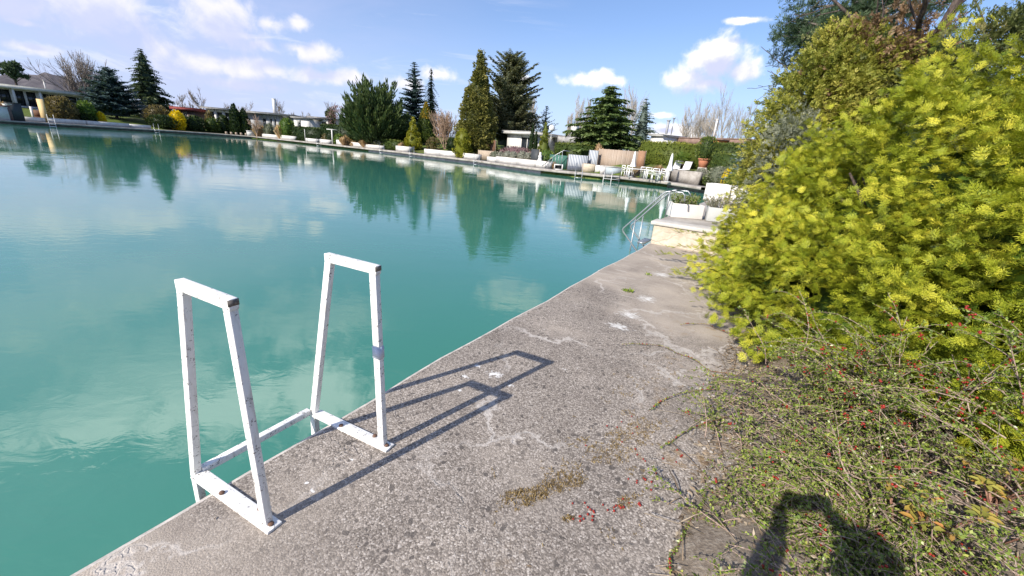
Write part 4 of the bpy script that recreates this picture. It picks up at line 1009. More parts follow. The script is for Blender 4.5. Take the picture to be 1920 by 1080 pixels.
sh(620, 246, 260, 612, 631, 75, F_DHEDGE, 'small clipped dark ball in front of the long hedge', n=350, ls=.28)
sh(612, 251, 264, 605, 622, 73, F_BROWN, 'small brownish clipped ball beside the dark ball', n=300, ls=.28)
sh(637, 251, 268, 629, 650, 70, F_GREEN, 'bright green bush between the shower post and tan grass', n=400, ls=.3)
sh(712, 262, 278, 700, 726, 66.5, F_GREYG, 'grey green shrub left of the clipped block', n=400, ls=.3)
sh(812, 258, 284, 800, 826, 63.5, F_BROWN, 'reddish brown low shrub between gold cone and bare shrub', n=380, ls=.28, core=.5)
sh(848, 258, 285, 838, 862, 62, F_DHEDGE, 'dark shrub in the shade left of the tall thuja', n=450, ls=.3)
sh(928, 284, 300, 918, 940, 48.5, F_GREYG, 'grey green cushion plant left end of the silver cushions', n=400, ls=.17)
for k, (px, yt, yb, x0, x1, lb) in enumerate(((938, 285, 300, 930, 947, 'small silver cushion bush next to the grey green cushion'), (951, 283, 300, 941, 963, 'round silver cushion bush in the middle of the row'), (962, 284, 301, 954, 973, 'silver cushion bush below the heather'), (978, 283, 302, 968, 990, 'widest silver cushion bush left of the dark slatted screen'), (990, 286, 303, 983, 999, 'last silver cushion bush touching the dark slatted screen'))):
    sh(px, yt, yb, x0, x1, 45.5 - k * .8, F_SANT, lb, n=420, ls=.16, group='silver cushion bushes')
sh(968, 275, 292, 938, 1000, 48.5, F_PURPLE, 'greyish purple heather spread behind the silver cushions', n=700, ls=.22)
sh(1024, 281, 297, 1006, 1042, 43, F_GREEN, 'flat bright green juniper under the thuja cone', n=600, ls=.2)
sh(1122, 268, 284, 1112, 1128, 43.5, F_TAN, 'dry tan shrub in front of the large green spruce', n=300, ls=.2)
sh(1310, 315, 347, 1297, 1330, 29.5, F_SANT, 'round silver grey bush at the end of the low concrete wall', n=800, ls=.15)
sh(1345, 312, 340, 1325, 1372, 30, F_GREYG, 'mixed grey brown shrub above the green shrubs', n=700, ls=.16)
sh(1338, 324, 348, 1318, 1360, 27, F_HEDGE, 'green leafy shrub behind the white troughs', n=900, ls=.14)
sh(1376, 324, 350, 1355, 1398, 26, F_LHEDGE, 'lighter green shrub right of the yellow flowers', n=900, ls=.14)
sh(1362, 316, 332, 1354, 1372, 26, F_YELLOW, 'little yellow flowering shrub among the green shrubs by the troughs', n=260, ls=.12, core=.5)
sh(1262, 290, 315, 1242, 1262, 37.5, F_HEDGE, 'dark twiggy shrub beside the open white parasol pole', n=300, ls=.2) if False else None
sp_at(1393, 262, 1374, 1420, 300, 27, F_SILVER, 'silvery blue young spruce in front of the yew, far right', p=.5, droop=.2, up=.3, ls=.34, nb=8, gap=.2)
# hedges between pixels
def hd(x0, x1, ytop, ybot, D0, D1, th, leafm, label, **kw):
    D0, D1 = behind(x0, ybot, D0, 3.0), behind(x1, ybot, D1, 3.0); a, c = pix(x0, ybot, D0), pix(x1, ybot, D1); z = min(terrain(a[0], a[1]), terrain(c[0], c[1]), a[2], c[2]); H = (pix((x0 + x1) / 2, ytop, (D0 + D1) / 2)[2] - z)
    return hedge(a[:2], c[:2], th, H, leafm, label, z - .05, **kw)
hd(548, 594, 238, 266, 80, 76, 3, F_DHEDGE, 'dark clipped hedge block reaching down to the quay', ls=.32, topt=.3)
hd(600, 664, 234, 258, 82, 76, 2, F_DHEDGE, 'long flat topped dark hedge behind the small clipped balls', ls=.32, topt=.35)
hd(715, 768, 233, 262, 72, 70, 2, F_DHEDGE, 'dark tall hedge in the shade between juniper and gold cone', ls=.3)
hd(716, 747, 262, 281, 65, 64, 1.8, F_HEDGE, 'small clipped green block hedge on the water wall', ls=.24)
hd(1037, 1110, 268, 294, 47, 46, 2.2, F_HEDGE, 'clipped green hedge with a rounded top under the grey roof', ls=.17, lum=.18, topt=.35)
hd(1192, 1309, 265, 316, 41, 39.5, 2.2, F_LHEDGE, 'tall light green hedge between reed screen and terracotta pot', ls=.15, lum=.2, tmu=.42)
hd(1308, 1385, 266, 300, 41, 39, 2, F_HEDGE, 'dark green hedge behind the clipped bush at the terracotta pot', ls=.15)
hd(1327, 1382, 284, 320, 35.5, 34.5, 1.8, F_HEDGE, 'clipped bushy hedge right of the terracotta pot', ls=.14, tmu=.55, lum=.2)
hd(1195, 1245, 262, 280, 45, 44, 2, F_HEDGE, 'hedge in shade behind the reed screen', ls=.24) if False else None

# tan grasses
def gc(px, yt, yb, x0, x1, D, label, n=420):
    D = behind(px, yb, D, 2.6); b = spot(px, yb, D); b[2] = min(b[2], pix(px, yb, D)[2]); grass_clump(hgt(px, yt, D, b[2]), wid(x0, x1, yb, D) / 2 * 1.05, label, b, n)
gc(487, 231, 252, 474, 500, 89, 'broad tan grass clump left of its narrow twin')
gc(527, 229, 254, 518, 538, 85.5, 'narrow tall tan grass clump left of the dark hedge block')
gc(648, 252, 273, 638, 658, 69.5, 'tan grass clump right of the white shower post')
gc(686, 254, 274, 675, 698, 67.5, 'tan grass clump at the foot of the huge juniper')
gc(664, 262, 276, 657, 672, 68, 'small tan grass clump between the two larger ones by the juniper', 260)
gc(1235, 306, 322, 1224, 1246, 37, 'tan grass clump behind the white garden chairs', 300)
gc(1040, 300, 310, 1035, 1046, 41, 'tiny tan grass tuft beside the white statue', 160)
gc(753, 263, 283, 747, 760, 64, 'thin dry grass left of the small gold cone', 200)

# palm by the loungers, small palm further left
def palm(px, yt, yb, x0, x1, D, label, nf):
    D = behind(px, yb, D, 4.6); b = spot(px, yb, D); H = max(.6, hgt(px, yt, D, b[2])); Rr = wid(x0, x1, yt, D) / 2; q = thing('palm', label, 'palm', b, 0, 'fan palms')
    g = G(); tube(g, [(0, 0, -.1), (.03, 0, H * .35), (0, .02, H * .55)], [.12, .13, .1], 8); g.build('trunk', BARKD, q); g = G()
    for i in range(nf):
        a = rng.uniform(0, 6.28); e = rng.uniform(-.25, 1.2); d = np.array([math.cos(a) * math.cos(e), math.sin(a) * math.cos(e), math.sin(e)]); L = Rr * rng.uniform(.5, .62)
        base = np.array([0, 0, H * .55]); hub = base + d * L; tube(g, [base, hub], .012, 3, .3)
        n = 18; fa = np.linspace(-1.9, 1.9, n); s = unit(np.cross(d, [0, 0, 1.0])); upv = np.cross(s, d)
        D = np.cos(fa)[:, None] * d + np.sin(fa)[:, None] * s + upv * .1 + np.array([0, 0, -.25]); leaves(g, np.repeat(hub[None], n, 0), D, Rr * .5, Rr * .075, np.clip(rng.normal(.55, .15, n), 0, 1), np.repeat(upv[None], n, 0))
    g.build('crown', F_GREEN, q)
palm(1276, 292, 324, 1254, 1299, 33.5, 'fan palm in front of the dark hedge shade, behind the loungers', 20)
palm(810, 262, 282, 802, 819, 63.2, 'tiny fan palm between the gold cone and bare shrub', 14)
# ------------------------------------------------------------------ far bank: houses
def frame_from(pL, pR):
    pL = np.asarray(pL, float); pR = np.asarray(pR, float); e = pR[:2] - pL[:2]; return np.linalg.norm(e), math.atan2(e[1], e[0])
def house(label, px0, px1, ybase, D0, D1, ytop, depth, wallm, roofm, over=.5, roof_t=.28, wins=(), posts=(), name='garden_house', zb=None, chimney=None, slope=0, group=None):
    """a flat roofed one storey house; its front runs between two sight lines; wins are (x0, x1, z0, z1) as shares of the front"""
    a, c = pix(px0, ybase, D0), pix(px1, ybase, D1); L, rz = frame_from(a, c); z = terrain(*((a + c) / 2)[:2]) if zb is None else zb
    H = pix((px0 + px1) / 2, ytop, (D0 + D1) / 2)[2] - z
    q = thing(name, label, 'house', (a[0], a[1], z), rz, group)
    g = G(); hw = H - roof_t; y0 = 0.0
    # front wall with real openings: piers and bands between the windows
    xs = sorted(set([0.0, 1.0] + [w[0] for w in wins] + [w[1] for w in wins]))
    for xa, xb in zip(xs, xs[1:]):
        w = [k for k in wins if k[0] <= xa + 1e-6 and k[1] >= xb - 1e-6]
        if not w: box(g, ((xa + xb) / 2 * L, .12, hw / 2 - .2), ((xb - xa) * L, .24, hw + .4))
        else:
            _, _, za, zc = w[0]
            box(g, ((xa + xb) / 2 * L, .12, (za * hw - .4) / 2), ((xb - xa) * L, .24, za * hw + .4))
            if zc < 1: box(g, ((xa + xb) / 2 * L, .12, (zc + 1) / 2 * hw), ((xb - xa) * L, .24, (1 - zc) * hw))
    box(g, (.12, depth / 2 + .12, hw / 2 - .2), (.24, depth - .24, hw + .4)); box(g, (L - .12, depth / 2 + .12, hw / 2 - .2), (.24, depth - .24, hw + .4)); box(g, (L / 2, depth + .12, hw / 2 - .2), (L, .24, hw + .4))
    g.build('wall', wallm, q)
    g = G(); box(g, (L / 2, (depth - over) / 2 + .12, H - roof_t / 2), (L + 2 * over, depth + over + .6, roof_t)); box(g, (L / 2, (depth - over) / 2 + .12, H + .03), (L + 2 * over + .12, depth + over + .72, .06))
    rf = g.build('roof', roofm, q)
    for i, (xa, xb, za, zc) in enumerate(wins):
        g = G(); w, h = (xb - xa) * L, (zc - za) * hw; cx, cz = (xa + xb) / 2 * L, (za + zc) / 2 * hw
        for dx in (-.5, .5): box(g, (cx + dx * (w - .08), .10, cz), (.08, .1, h - .01))
        for dz in (-.5, .5): box(g, (cx, .10, cz + dz * (h - .08)), (w - .17, .1, .08))
        if w > 1.6: box(g, (cx, .10, cz), (.07, .09, h - .17))
        wd = g.build('window', WHITE, q); g = G(); box(g, (cx, .13, cz), (w - .16, .02, h - .16)); g.build('pane', GLASS, wd)
    for x in posts:
        g = G(); box(g, (x * L, -over + .2, hw / 2 - .2), (.28, .28, hw + .4)); g.build('post', WHITE, q)
    if chimney:
        for (cx, cw, ch, m) in chimney:
            g = G(); box(g, (cx * L, depth * .4, H + ch / 2), (cw, cw, ch)); box(g, (cx * L, depth * .4, H + ch + .05), (cw + .1, cw + .1, .1)); g.build('chimney', m, rf)
    return q
house('long low white lakeside house with flat pale roof, white posts and dark glass front', -40, 186, 193, 108, 112, 166, 9, WHITE, ROOFW, over=1.0, roof_t=.5,
      wins=((.02, .15, .04, .95), (.16, .255, .04, .95), (.275, .36, .04, .95), (.37, .455, .04, .95), (.50, .62, .3, .93), (.64, .95, .5, .93)), posts=(.11, .262, .47), chimney=((.62, .18, 1.5, WHITE), (.92, .5, .5, BROWNW)), name='lakeside_house')
house('small grey hut half hidden between the two left spruces', 262, 290, 215, 114, 113, 198, 4, GREYWALL, ROOFG, over=.3)
house('small dark hut with a dull red roof beside the larger forsythia', 333, 366, 226, 112, 110, 202, 4, plain('dark_hut', (.10, .07, .06)), ROOFR, over=.6, roof_t=.5, wins=((.35, .6, .3, .8),))
house('white flat roofed house with three tall windows left of the dark cypress pair', 389, 436, 222, 110, 108, 203, 6, WHITE, ROOFG, over=.7, wins=((.05, .3, .05, .88), (.38, .62, .05, .88), (.7, .95, .05, .88)))
house('long shaded house with a tall white chimney', 462, 524, 236, 106, 102, 211, 7, GREYWALL, ROOFG, over=1.2, roof_t=.3, wins=((.5, .62, .1, .8), (.72, .8, .0, .8), (.85, .92, .0, .8)), chimney=((.66, .5, 2.9, WHITE),))
house('low grey roofed house between the chimney house and the white hut', 522, 552, 238, 106, 105, 215, 6, GREYWALL, ROOFG, over=.5)
house('white rendered hut with one small square window', 552, 581, 240, 94, 92, 220, 5, WHITE, ROOFG, over=.3, roof_t=.2, wins=((.24, .46, .38, .78),))
house('white garden house with a wide window band right of the white hut', 584, 616, 238, 96, 94, 220, 5, WHITE, ROOFG, over=.4, roof_t=.2, wins=((.18, .5, .15, .8), (.58, .9, .15, .8)))
house('grey house with a dark open porch behind the fir', 950, 1000, 276, 55, 52, 247, 5, WHITE, ROOFW, over=.5, roof_t=.3, wins=((.52, .98, .02, .9),))
house('house with a dark grey sloping roof behind the rounded hedge', 1040, 1088, 280, 56, 53, 256, 6, GREYWALL, ROOFG, over=.6, roof_t=.8, chimney=((.2, .7, 1.6, WHITE),))
house('white stucco block with two metal flues behind the light green hedge', 1218, 1241, 272, 47, 46, 252, 3, WHITE, ROOFW, over=.12, roof_t=.15, chimney=((.55, .18, 1.4, GREYWALL), (.95, .08, 1.6, TUBE)))
house('brown flat roofed house behind the light green hedge', 1241, 1400, 274, 50, 44, 261, 6, plain('brown_wall', (.22, .14, .11)), ROOFB, over=.5, roof_t=.6, chimney=((.45, .14, 2.0, WHITE),))
def roof_boards():
    a, c = pix(1313, 268, 44), pix(1346, 270, 43); L, rz = frame_from(a, c); z = terrain(a[0], a[1]); H = pix(1330, 262, 43.5)[2] - z
    q = thing('garden_shed', 'little shed with bright orange boards above the hedge', 'shed', (a[0], a[1], z), rz); g = G(); box(g, (L / 2, .7, H / 2), (L, 1.4, H)); g.build('wall', ORANGE, q); g = G(); box(g, (L / 2, .7, H + .05), (L + .3, 1.7, .1)); g.build('roof', ROOFB, q)
roof_boards()
def dish():
    p = pix(1035, 240, 52); q = thing('satellite_dish', 'round white satellite dish above the thuja cone', 'dish', (p[0], p[1], p[2] - 1.6)); g = G(); tube(g, [(0, 0.1, -1.6), (0, .1, 1.6)], .04, 6); g.build('mast', TUBE, q)
    g = G(); prof = [(.0, .12), (.2, .09), (.35, .0), (.36, .0), (.37, .02), (.2, .13), (0, .15)]; lathe(g, prof, 18); o = g.build('reflector', WHITEP, q, smooth=True); o.location = (0, 0, 1.6); o.rotation_euler = (R(80), 0, R(12))
dish()

# ------------------------------------------------------------------ far bank: walls along the quay
def wallseg(px0, px1, y0, y1, d, h, th, m, label, name='planter_wall', cat='wall', group='white planter walls along the quay', z=0.05, cap=True):
    a, _ = bank(px0, y0, d); c, _ = bank(px1, y1, d); L, rz = frame_from(a, c)
    if abs(rz) > math.pi / 2: pass
    q = thing(name, label, cat, (a[0], a[1], z), rz, group); g = G(); box(g, (L / 2, th / 2, h / 2), (L - .03, th, h)); g.build('wall_face', m, q)
    g = G(); box(g, (L / 2, th / 2, h - .11), (L - .2, th - .1, .26)); g.build('soil', SOIL, q) if th > .5 else None
    return q
PW = [(45, 88, 226, 231, .55, 'white panel wall at the left house, left of the pale post'), (92, 164, 230, 238, .6, 'long white panel wall between the pale post and the blue spruce'), (167, 246, 237, 245, .6, 'long white panel wall in front of the blue spruce'), (249, 286, 245, 248, .55, 'short end piece of the white panel walls, left of the dark junipers'),
      (492, 520, 257, 260, .6, 'white planter wall under the broad tan grass'), (521, 551, 260, 264, .65, 'white planter wall under the narrow tan grass'), (574, 592, 268, 270, .55, 'short white wall right of the dark hedge block'), (600, 616, 271, 274, .6, 'short white wall by the metal ladder near the shower post'),
      (631, 645, 275, 277, .75, 'tall white box wall under the bright green bush'), (659, 685, 279, 283, .6, 'white planter wall left of the clipped block'), (686, 714, 283, 286, .5, 'greyish planter wall right below the huge juniper'), (742, 764, 287, 290, .7, 'white planter wall left of the small gold cone'),
      (795, 824, 293, 297, .65, 'white planter wall under the bare shrub, left half'), (825, 854, 297, 302, .65, 'white planter wall under the bare shrub, right half'), (862, 892, 303, 307, .6, 'white planter wall below the golden thuja bush'), (912, 926, 309, 312, .5, 'small white block left of the silver cushions'),
      (929, 966, 310, 316, .62, 'white planter wall below the silver cushions'), (968, 999, 316, 321, .62, 'white planter wall below the dark slatted screen'), (1003, 1029, 320, 324, .62, 'white planter wall with the little statue'), (1113, 1127, 330, 331, .7, 'white wall end right of the stone pier')]
for x0, x1, y0, y1, h, lb in PW: wallseg(x0, x1, y0 + 4, y1 + 4, 1.95, h, 1.1, WHITE, lb)
wallseg(1250, 1304, 352, 362, 2.0, .95, .3, QUAY, 'low grey concrete wall below the two white loungers', 'concrete_wall', group=None)
wallseg(1088, 1111, 338, 338, 1.9, .75, 1.2, plain('cream_stone', (.52, .44, .33), .9, .25, 4), 'stubby cream stone pier right of the striped screens', 'stone_pier', 'pier', group=None)

# ------------------------------------------------------------------ far bank: screens, fences
def panel(px0, px1, ybot, D0, D1, ytop, m, label, name, cat, posts=True, th=.05, group=None, postm=None, npost=2):
    a, c = pix(px0, ybot, D0), pix(px1, ybot, D1); L, rz = frame_from(a, c); z = min(terrain(a[0], a[1]), a[2]) - .02; z = max(z, 0.03)
    H = pix((px0 + px1) / 2, ytop, (D0 + D1) / 2)[2] - z; q = thing(name, label, cat, (a[0], a[1], z), rz, group)
    g = G(); box(g, (L / 2, 0, H / 2 + .04), (L, th, H - .04)); g.build('screen_panel', m, q)
    for x in np.linspace(0, L, npost):
        g = G(); tube(g, [(x, th + .03, -.3), (x, th + .03, H + .06)], .035, 6); g.build('post', postm or TANW, q)
    return q
STRIPE = stripe_material('striped_canvas', (0.62, 0.63, 0.64), (0.13, 0.16, 0.21), .15, 0, .58, (0.45, 9.0, (.25, .28, .36)))
panel(1063, 1100, 319, 40.2, 39.8, 291, STRIPE, 'broad grey and white striped wind screen on the quay', 'wind_screen', 'wind screen', group='striped wind screens')
panel(1101, 1118, 314, 40.4, 40.0, 282, STRIPE, 'narrow taller striped wind screen against the reed screen', 'wind_screen', 'wind screen', group='striped wind screens')
panel(1118, 1192, 318, 40.6, 39.6, 281.5, REED, 'long weathered reed screen behind the white garden chairs', 'reed_screen', 'reed screen', npost=5, th=.07)
panel(1192, 1205, 318, 39.4, 39.2, 283, plain('orange_reed', (.29, .165, .10), .85, .3, 18), 'short orange brown reed screen piece next to the light green hedge', 'reed_screen', 'reed screen', npost=3, th=.07)
panel(888, 928, 283, 55, 52.5, 262, BROWNW, 'brown board fence in the shadow of the tall thuja', 'board_fence', 'fence', npost=4)
panel(896, 932, 297, 51, 49.8, 283, TANW, 'low weathered slat fence behind the quay ladder', 'slat_fence', 'fence', npost=4)
panel(995, 1009, 300, 42.5, 41.8, 280, DARK, 'dark slatted screen beside the silver cushions', 'slat_screen', 'screen')
panel(1029, 1062, 313, 42.3, 41.2, 291, plain('green_netting', (.05, .14, .11), .8), 'dark green netting screen behind the barred railing', 'netting_screen', 'screen')

# ------------------------------------------------------------------ far bank: furniture and fittings
def quay_ladder(px, py, label, h=1.0, lean=.5, m=None):
    h = h * .78
    p, D = bank(px, py, .05); a = bank(px, py, 2)[0] - p; rz = math.atan2(a[1], a[0]) - math.pi / 2
    q = thing('quay_ladder', label, 'ladder', (p[0], p[1], 0.03), rz, 'metal bathing ladders on the far quay')
    for x in (-.3, .3):
        g = G(); tube(g, [(x, .75, 0), (x, .7, h * .75), (x, .5, h), (x, .25, h * .85), (x, -.25, -.1), (x, -.5, -1.1)], .024, 6); g.build('rail', m or WHITEP, q, smooth=True)
    for k, s in enumerate((.35, .7, 1.0)):
        g = G(); tube(g, [(-.3, -.25 - .14 * k, -.12 - .3 * k), (.3, -.25 - .14 * k, -.12 - .3 * k)], .03, 5); g.build('rung', m or WHITEP, q)
for px, py, lb, h in ((100, 240, 'white ladder on the left bank below the pale post', 1.4), (295, 250, 'grey ladder at the end of the left white panel walls', 1.2), (598, 275, 'metal ladder left of the white shower post', 1.0), (716, 288, 'metal ladder on the quay by the clipped block', 1.0), (772, 294, 'metal ladder in front of the small gold cone', 1.1), (893, 309, 'grey ladder in front of the golden thuja bush', 1.0), (1084, 335, 'steel ladder in front of the broad striped screen', 1.0)):
    quay_ladder(px, py, lb, h, m=TUBE if 'grey' in lb or 'steel' in lb or 'metal' in lb else None)
def table(p, rz, label, s=(1.5, .8), group=None):
    q = thing('garden_table', label, 'table', p, rz, group); g = G(); box(g, (0, 0, .72), (s[0], s[1], .04)); g.build('tabletop', WHITEP, q, bevel=.01)
    for x in (-1, 1):
        for y in (-1, 1):
            g = G(); box(g, (x * (s[0] / 2 - .08), y * (s[1] / 2 - .08), .35), (.06, .06, .70)); g.build('leg', WHITEP, q)
CH = None
def chair(p, rz, label):
    q = thing('garden_chair', label, 'chair', p, rz, 'white garden chairs on the far terrace')
    g = G(); box(g, (0, 0, .43), (.5, .48, .035)); g.build('seat', WHITEP, q, bevel=.008)
    g = G(); box(g, (-.23, .23, .68), (.04, .04, .48)); box(g, (.23, .23, .68), (.04, .04, .48)); box(g, (0, .23, .9), (.42, .035, .07)); box(g, (0, .23, .72), (.42, .03, .06)); box(g, (0, .23, .56), (.42, .03, .05)); g.build('backrest', WHITEP, q)
    for x in (-1, 1):
        g = G(); box(g, (x * .255, 0, .65), (.045, .46, .03)); g.build('armrest', WHITEP, q)
        for y in (-1, 1): g = G(); box(g, (x * .22, y * .2, .2), (.045, .045, .40)); g.build('leg', WHITEP, q)
for px, D, rz, lb in ((1171, 38.3, 1.9, 'white garden chair at the left end of the table'), (1180, 37.9, .1, 'white garden chair behind the table, left of the first parasol pole'), (1206, 37.6, .0, 'white garden chair with slatted back behind the table'),
                      (1216, 37.2, -.05, 'white garden chair with slatted back, next to the other slatted one'), (1238, 36.6, -1.2, 'white garden chair turned sideways at the right end'), (1228, 35.4, 3.0, 'white garden chair in front of the low white table')):
    p = pix(px, 330, D); chair((p[0], p[1], .05), rz, lb)
for px, D, s, lb in ((1192, 36.9, (1.6, .8), 'white garden table between the two closed parasols'), (1222, 36.0, (1.2, .8), 'second white garden table nearer the right parasol')):
    p = pix(px, 330, D); table((p[0], p[1], .05), .1, lb, s, 'white garden tables')
def parasol(px, ytop, ybase, D, label, z0):
    p = pix(px, ybase, D); H = pix(px + (3 if px > 1200 else 2), ytop, D)[2] - z0; q = thing('closed_parasol', label, 'parasol', (p[0], p[1], z0), 0, 'closed white parasols')
    g = G(); tube(g, [(0, 0, 0), (0, 0, H * .98)], .025, 6); g.build('pole', WHITEP, q); g = G(); lathe(g, [(0, .06), (.24, .06), (.25, 0), (0, 0)][::-1], 12); g.build('foot', PLANTERG, q)
    g = G(); n = 16; hz = [.40, .43, .50, .60, .75, .9, .98, 1.0]; rr = [.21, .23, .17, .12, .10, .075, .04, .01]
    V = [(r_ * (1 + .25 * (j % 2) * (k < 6)) * math.cos(j * 2 * math.pi / n), r_ * (1 + .25 * (j % 2) * (k < 6)) * math.sin(j * 2 * math.pi / n), H * z) for k, (z, r_) in enumerate(zip(hz, rr)) for j in range(n)]
    g.add(V, [(i * n + j, i * n + (j + 1) % n, (i + 1) * n + (j + 1) % n, (i + 1) * n + j) for i in range(len(hz) - 1) for j in range(n)]); g.build('canopy', WHITEP, q)
parasol(1184, 283, 328, 37.6, 'closed white parasol in front of the reed screen', .05)
parasol(1251, 287, 340, 34.6, 'closed white parasol in front of the light green hedge, left of the palm', .05)
def lounger(px, D, label):
    D = shoreD(px, 335)[0] + 3.3; p = pix(px, 328, D); q = thing('sun_lounger', label, 'lounger', (p[0], p[1], .74), R(-38), 'white loungers above the concrete wall')
    g = G(); box(g, (0, -.2, .30), (.58, 1.2, .05)); g.build('seat', WHITEP, q); g = G(); c, s = math.cos(.95), math.sin(.95); box(g, (0, .62, .62), (.58, .80, .05), M3=[(1, 0, 0), (0, c, -s), (0, s, c)]); g.build('backrest', WHITEP, q)
    for x in (-1, 1):
        for y in (-.7, .3): g = G(); box(g, (x * .26, y, .13), (.05, .05, .30)); g.build('leg', WHITEP, q)
lounger(1262, 33.2, 'white sun lounger with raised back, left of the other on the concrete wall'); lounger(1281, 32.4, 'white sun lounger with raised back nearest the silver grey bush')
def deck_bench():
    p, D = bank(1044, 330, 2.2); q = thing('railing', 'grey barred stair railing in front of the green netting', 'railing', (p[0] - .5, p[1], .05), -.15); 
    g = G(); tube(g, [(-1.0, 0, .2), (.2, 0, 1.3), (.9, 0, 1.75), (1.5, 0, 1.7)], .035, 5)
    for k in range(7): x = -1.0 + k * .3; tube(g, [(x, 0, 0), (x, 0, np.interp(x, [-1, .2, .9], [.2, 1.3, 1.75]))], .025, 4)
    g.build('rail', TUBE, q)
    p, D = bank(1045, 332, 1.2); q = thing('fire_box', 'small white framed box with a dark opening on the quay', 'box', (p[0], p[1], .05), -.1); g = G(); 
    box(g, (-.36, 0, .25), (.1, .5, .5)); box(g, (.36, 0, .25), (.1, .5, .5)); box(g, (0, 0, .45), (.62, .5, .1)); box(g, (0, 0, .04), (.62, .5, .08)); g.build('frame', WHITE, q); g = G(); box(g, (0, .18, .24), (.62, .1, .32)); g.build('opening', DARK, q)
    p, D = bank(1141, 335, 1.9); q = thing('storage_chest', 'grey and white storage chest in front of the reed screen', 'chest', (p[0], p[1], .05), -.1); g = G(); box(g, (-.62, 0, .33), (.45, .8, .66)); g.build('end_panel', WHITE, q); g = G(); box(g, (.28, 0, .31), (1.34, .8, .62)); g.build('body', plain('chest_grey', (.36, .41, .44), .6), q); g = G(); box(g, (0, 0, .69), (1.76, .86, .05)); g.build('lid', WHITE, q)
    p, D = bank(1145, 345, -.1); q = thing('swim_steps', 'dark steps with white edges leading into the water', 'steps', (p[0], p[1], .05), -.25)
    for k in range(3): g = G(); box(g, (0, -.05 - .2 * k, -.06 - .22 * k), (1.3, .22, .04)); g.build('step', PLANTERG, q)
    for x in (-.66, 0, .66): g = G(); bar(g, (x, .15, .2), (x, -.6, -.75), .05, .22, (0, -.8, .6)); g.build('stringer', WHITE if x <= 0 else DARK, q)
    p, D = bank(1247, 350, 1.6); q = thing('bollard', 'white square post at the corner of the low concrete wall', 'post', (p[0], p[1], .05), -.3); g = G(); box(g, (0, 0, .42), (.34, .34, .84)); box(g, (0, 0, .86), (.4, .4, .05)); g.build('shaft', WHITE, q)
    # shower post and little statue
    p, D = bank(624, 274, 2.0); q = thing('shower_post', 'white T shaped garden shower on the quay', 'shower', (p[0], p[1], .05), .2); g = G(); box(g, (0, 0, 1.1), (.18, .18, 2.2)); g.build('post', WHITE, q); g = G(); box(g, (0, 0, 2.25), (1.6, .14, .12)); g.build('arm', WHITE, q)
    p, D = bank(1010, 324, 2.3); q = thing('statue', 'little white garden figure on the planter wall', 'statue', (p[0], p[1], .62)); g = G(); lathe(g, [(.0, 0), (.24, 0), (.26, .1), (.18, .2), (.16, .35), (.19, .5), (.12, .6), (.10, .64), (.13, .74), (.09, .84), (0, .87)], 12); g.build('figure', WHITE, q, smooth=True)
    p, D = bank(573, 268, 1.2); q = thing('pole', 'thin white pole at the corner of the dark hedge block', 'pole', (p[0], p[1], .05)); g = G(); tube(g, [(0, 0, 0), (0, 0, 2.0)], .05, 6); g.build('shaft', WHITE, q)
    p, D = bank(471, 260, .8); q = thing('mooring_box', 'white box standing on the edge of the pale quay', 'box', (p[0], p[1], .05), .6); g = G(); box(g, (0, 0, .45), (1.3, .8, .9)); g.build('body', WHITE, q); g = G(); box(g, (0, 0, .93), (1.4, .9, .06)); g.build('lid', WHITEP, q)
    p, D = bank(444, 258, 1.2); q = thing('slatted_bench', 'low slatted bench on the pale quay left of the white box', 'bench', (p[0], p[1], .05), .65)
    for k in range(5): g = G(); box(g, (-1.6 + k * .8, 0, .22), (.35, .9, .44)); g.build('slat', TANW, q)
    p = spot(82, 215, 88.5); H = pix(78, 186, 88.5)[2] - p[2]; q = thing('board', 'tall pale yellow board standing at the quay beside the brown green bush', 'board', p, .2); g = G(); box(g, (0, 0, H / 2), (.75, .12, H)); g.build('plank', YELW, q)
    for k, (px, m, lb, s) in enumerate(((37, DARK, 'black panel box standing on the left quay', (1.3, .5, 2.1)), (26, WHITE, 'white folded panel next to the black box', (.6, .5, 1.9)), (16, plain('brown_box', (.16, .10, .09)), 'brown box left of the white folded panel', (1.2, .6, 1.7)), (5, WHITE, 'low white box at the left end of the quay', (1.6, .7, 1.5)))):
        p, D = bank(px, 240, 1.0); q = thing('quay_box', lb, 'box', (p[0], p[1], .05), 1.3, 'boxes on the left quay'); g = G(); box(g, (0, 0, s[2] / 2), s); g.build('body', m, q); g = G(); box(g, (0, 0, s[2] + .03), (s[0] + .08, s[1] + .08, .06)); g.build('lid', m, q)
    for px, yt, lb in ((62, 200, 'short white garden post left of the brown chair'), (72, 205, 'grey garden post beside the brown chair')):
        p = spot(px, 215, 91); H = pix(px, yt, 91)[2] - p[2]; q = thing('garden_post', lb, 'post', p); g = G(); box(g, (0, 0, H / 2), (.25, .25, H)); g.build('shaft', WHITE if 'white' in lb else GREYWALL, q)
    p = spot(76, 218, 89.5); q = thing('wicker_chair', 'brown wicker chair beside the tall pale board', 'chair', p, .9); g = G(); box(g, (0, 0, .45), (1.1, 1.0, .3)); g.build('seat', BROWNW, q); g = G(); box(g, (0, .48, 1.0), (1.1, .12, .9)); g.build('backrest', BROWNW, q)
    for x in (-.48, .48): g = G(); box(g, (x, 0, .15), (.1, .9, .3)); g.build('leg', BROWNW, q)
    # terracotta pot with its shrub
    Dp = behind(1317, 330, 33, 4.6); p = pix(1317, 315, Dp); z = pix(1317, 314, Dp)[2]; q = thing('terracotta_pot', 'large terracotta pot on a pedestal before the hedge', 'pot', (p[0], p[1], z)); g = G(); lathe(g, [(0, 0), (.30, 0), (.40, .5), (.40, .55), (.45, .55), (.46, .68), (.40, .68), (.37, .55), (0, .55)], 18); g.build('pot_body', TERRA, q, smooth=False)
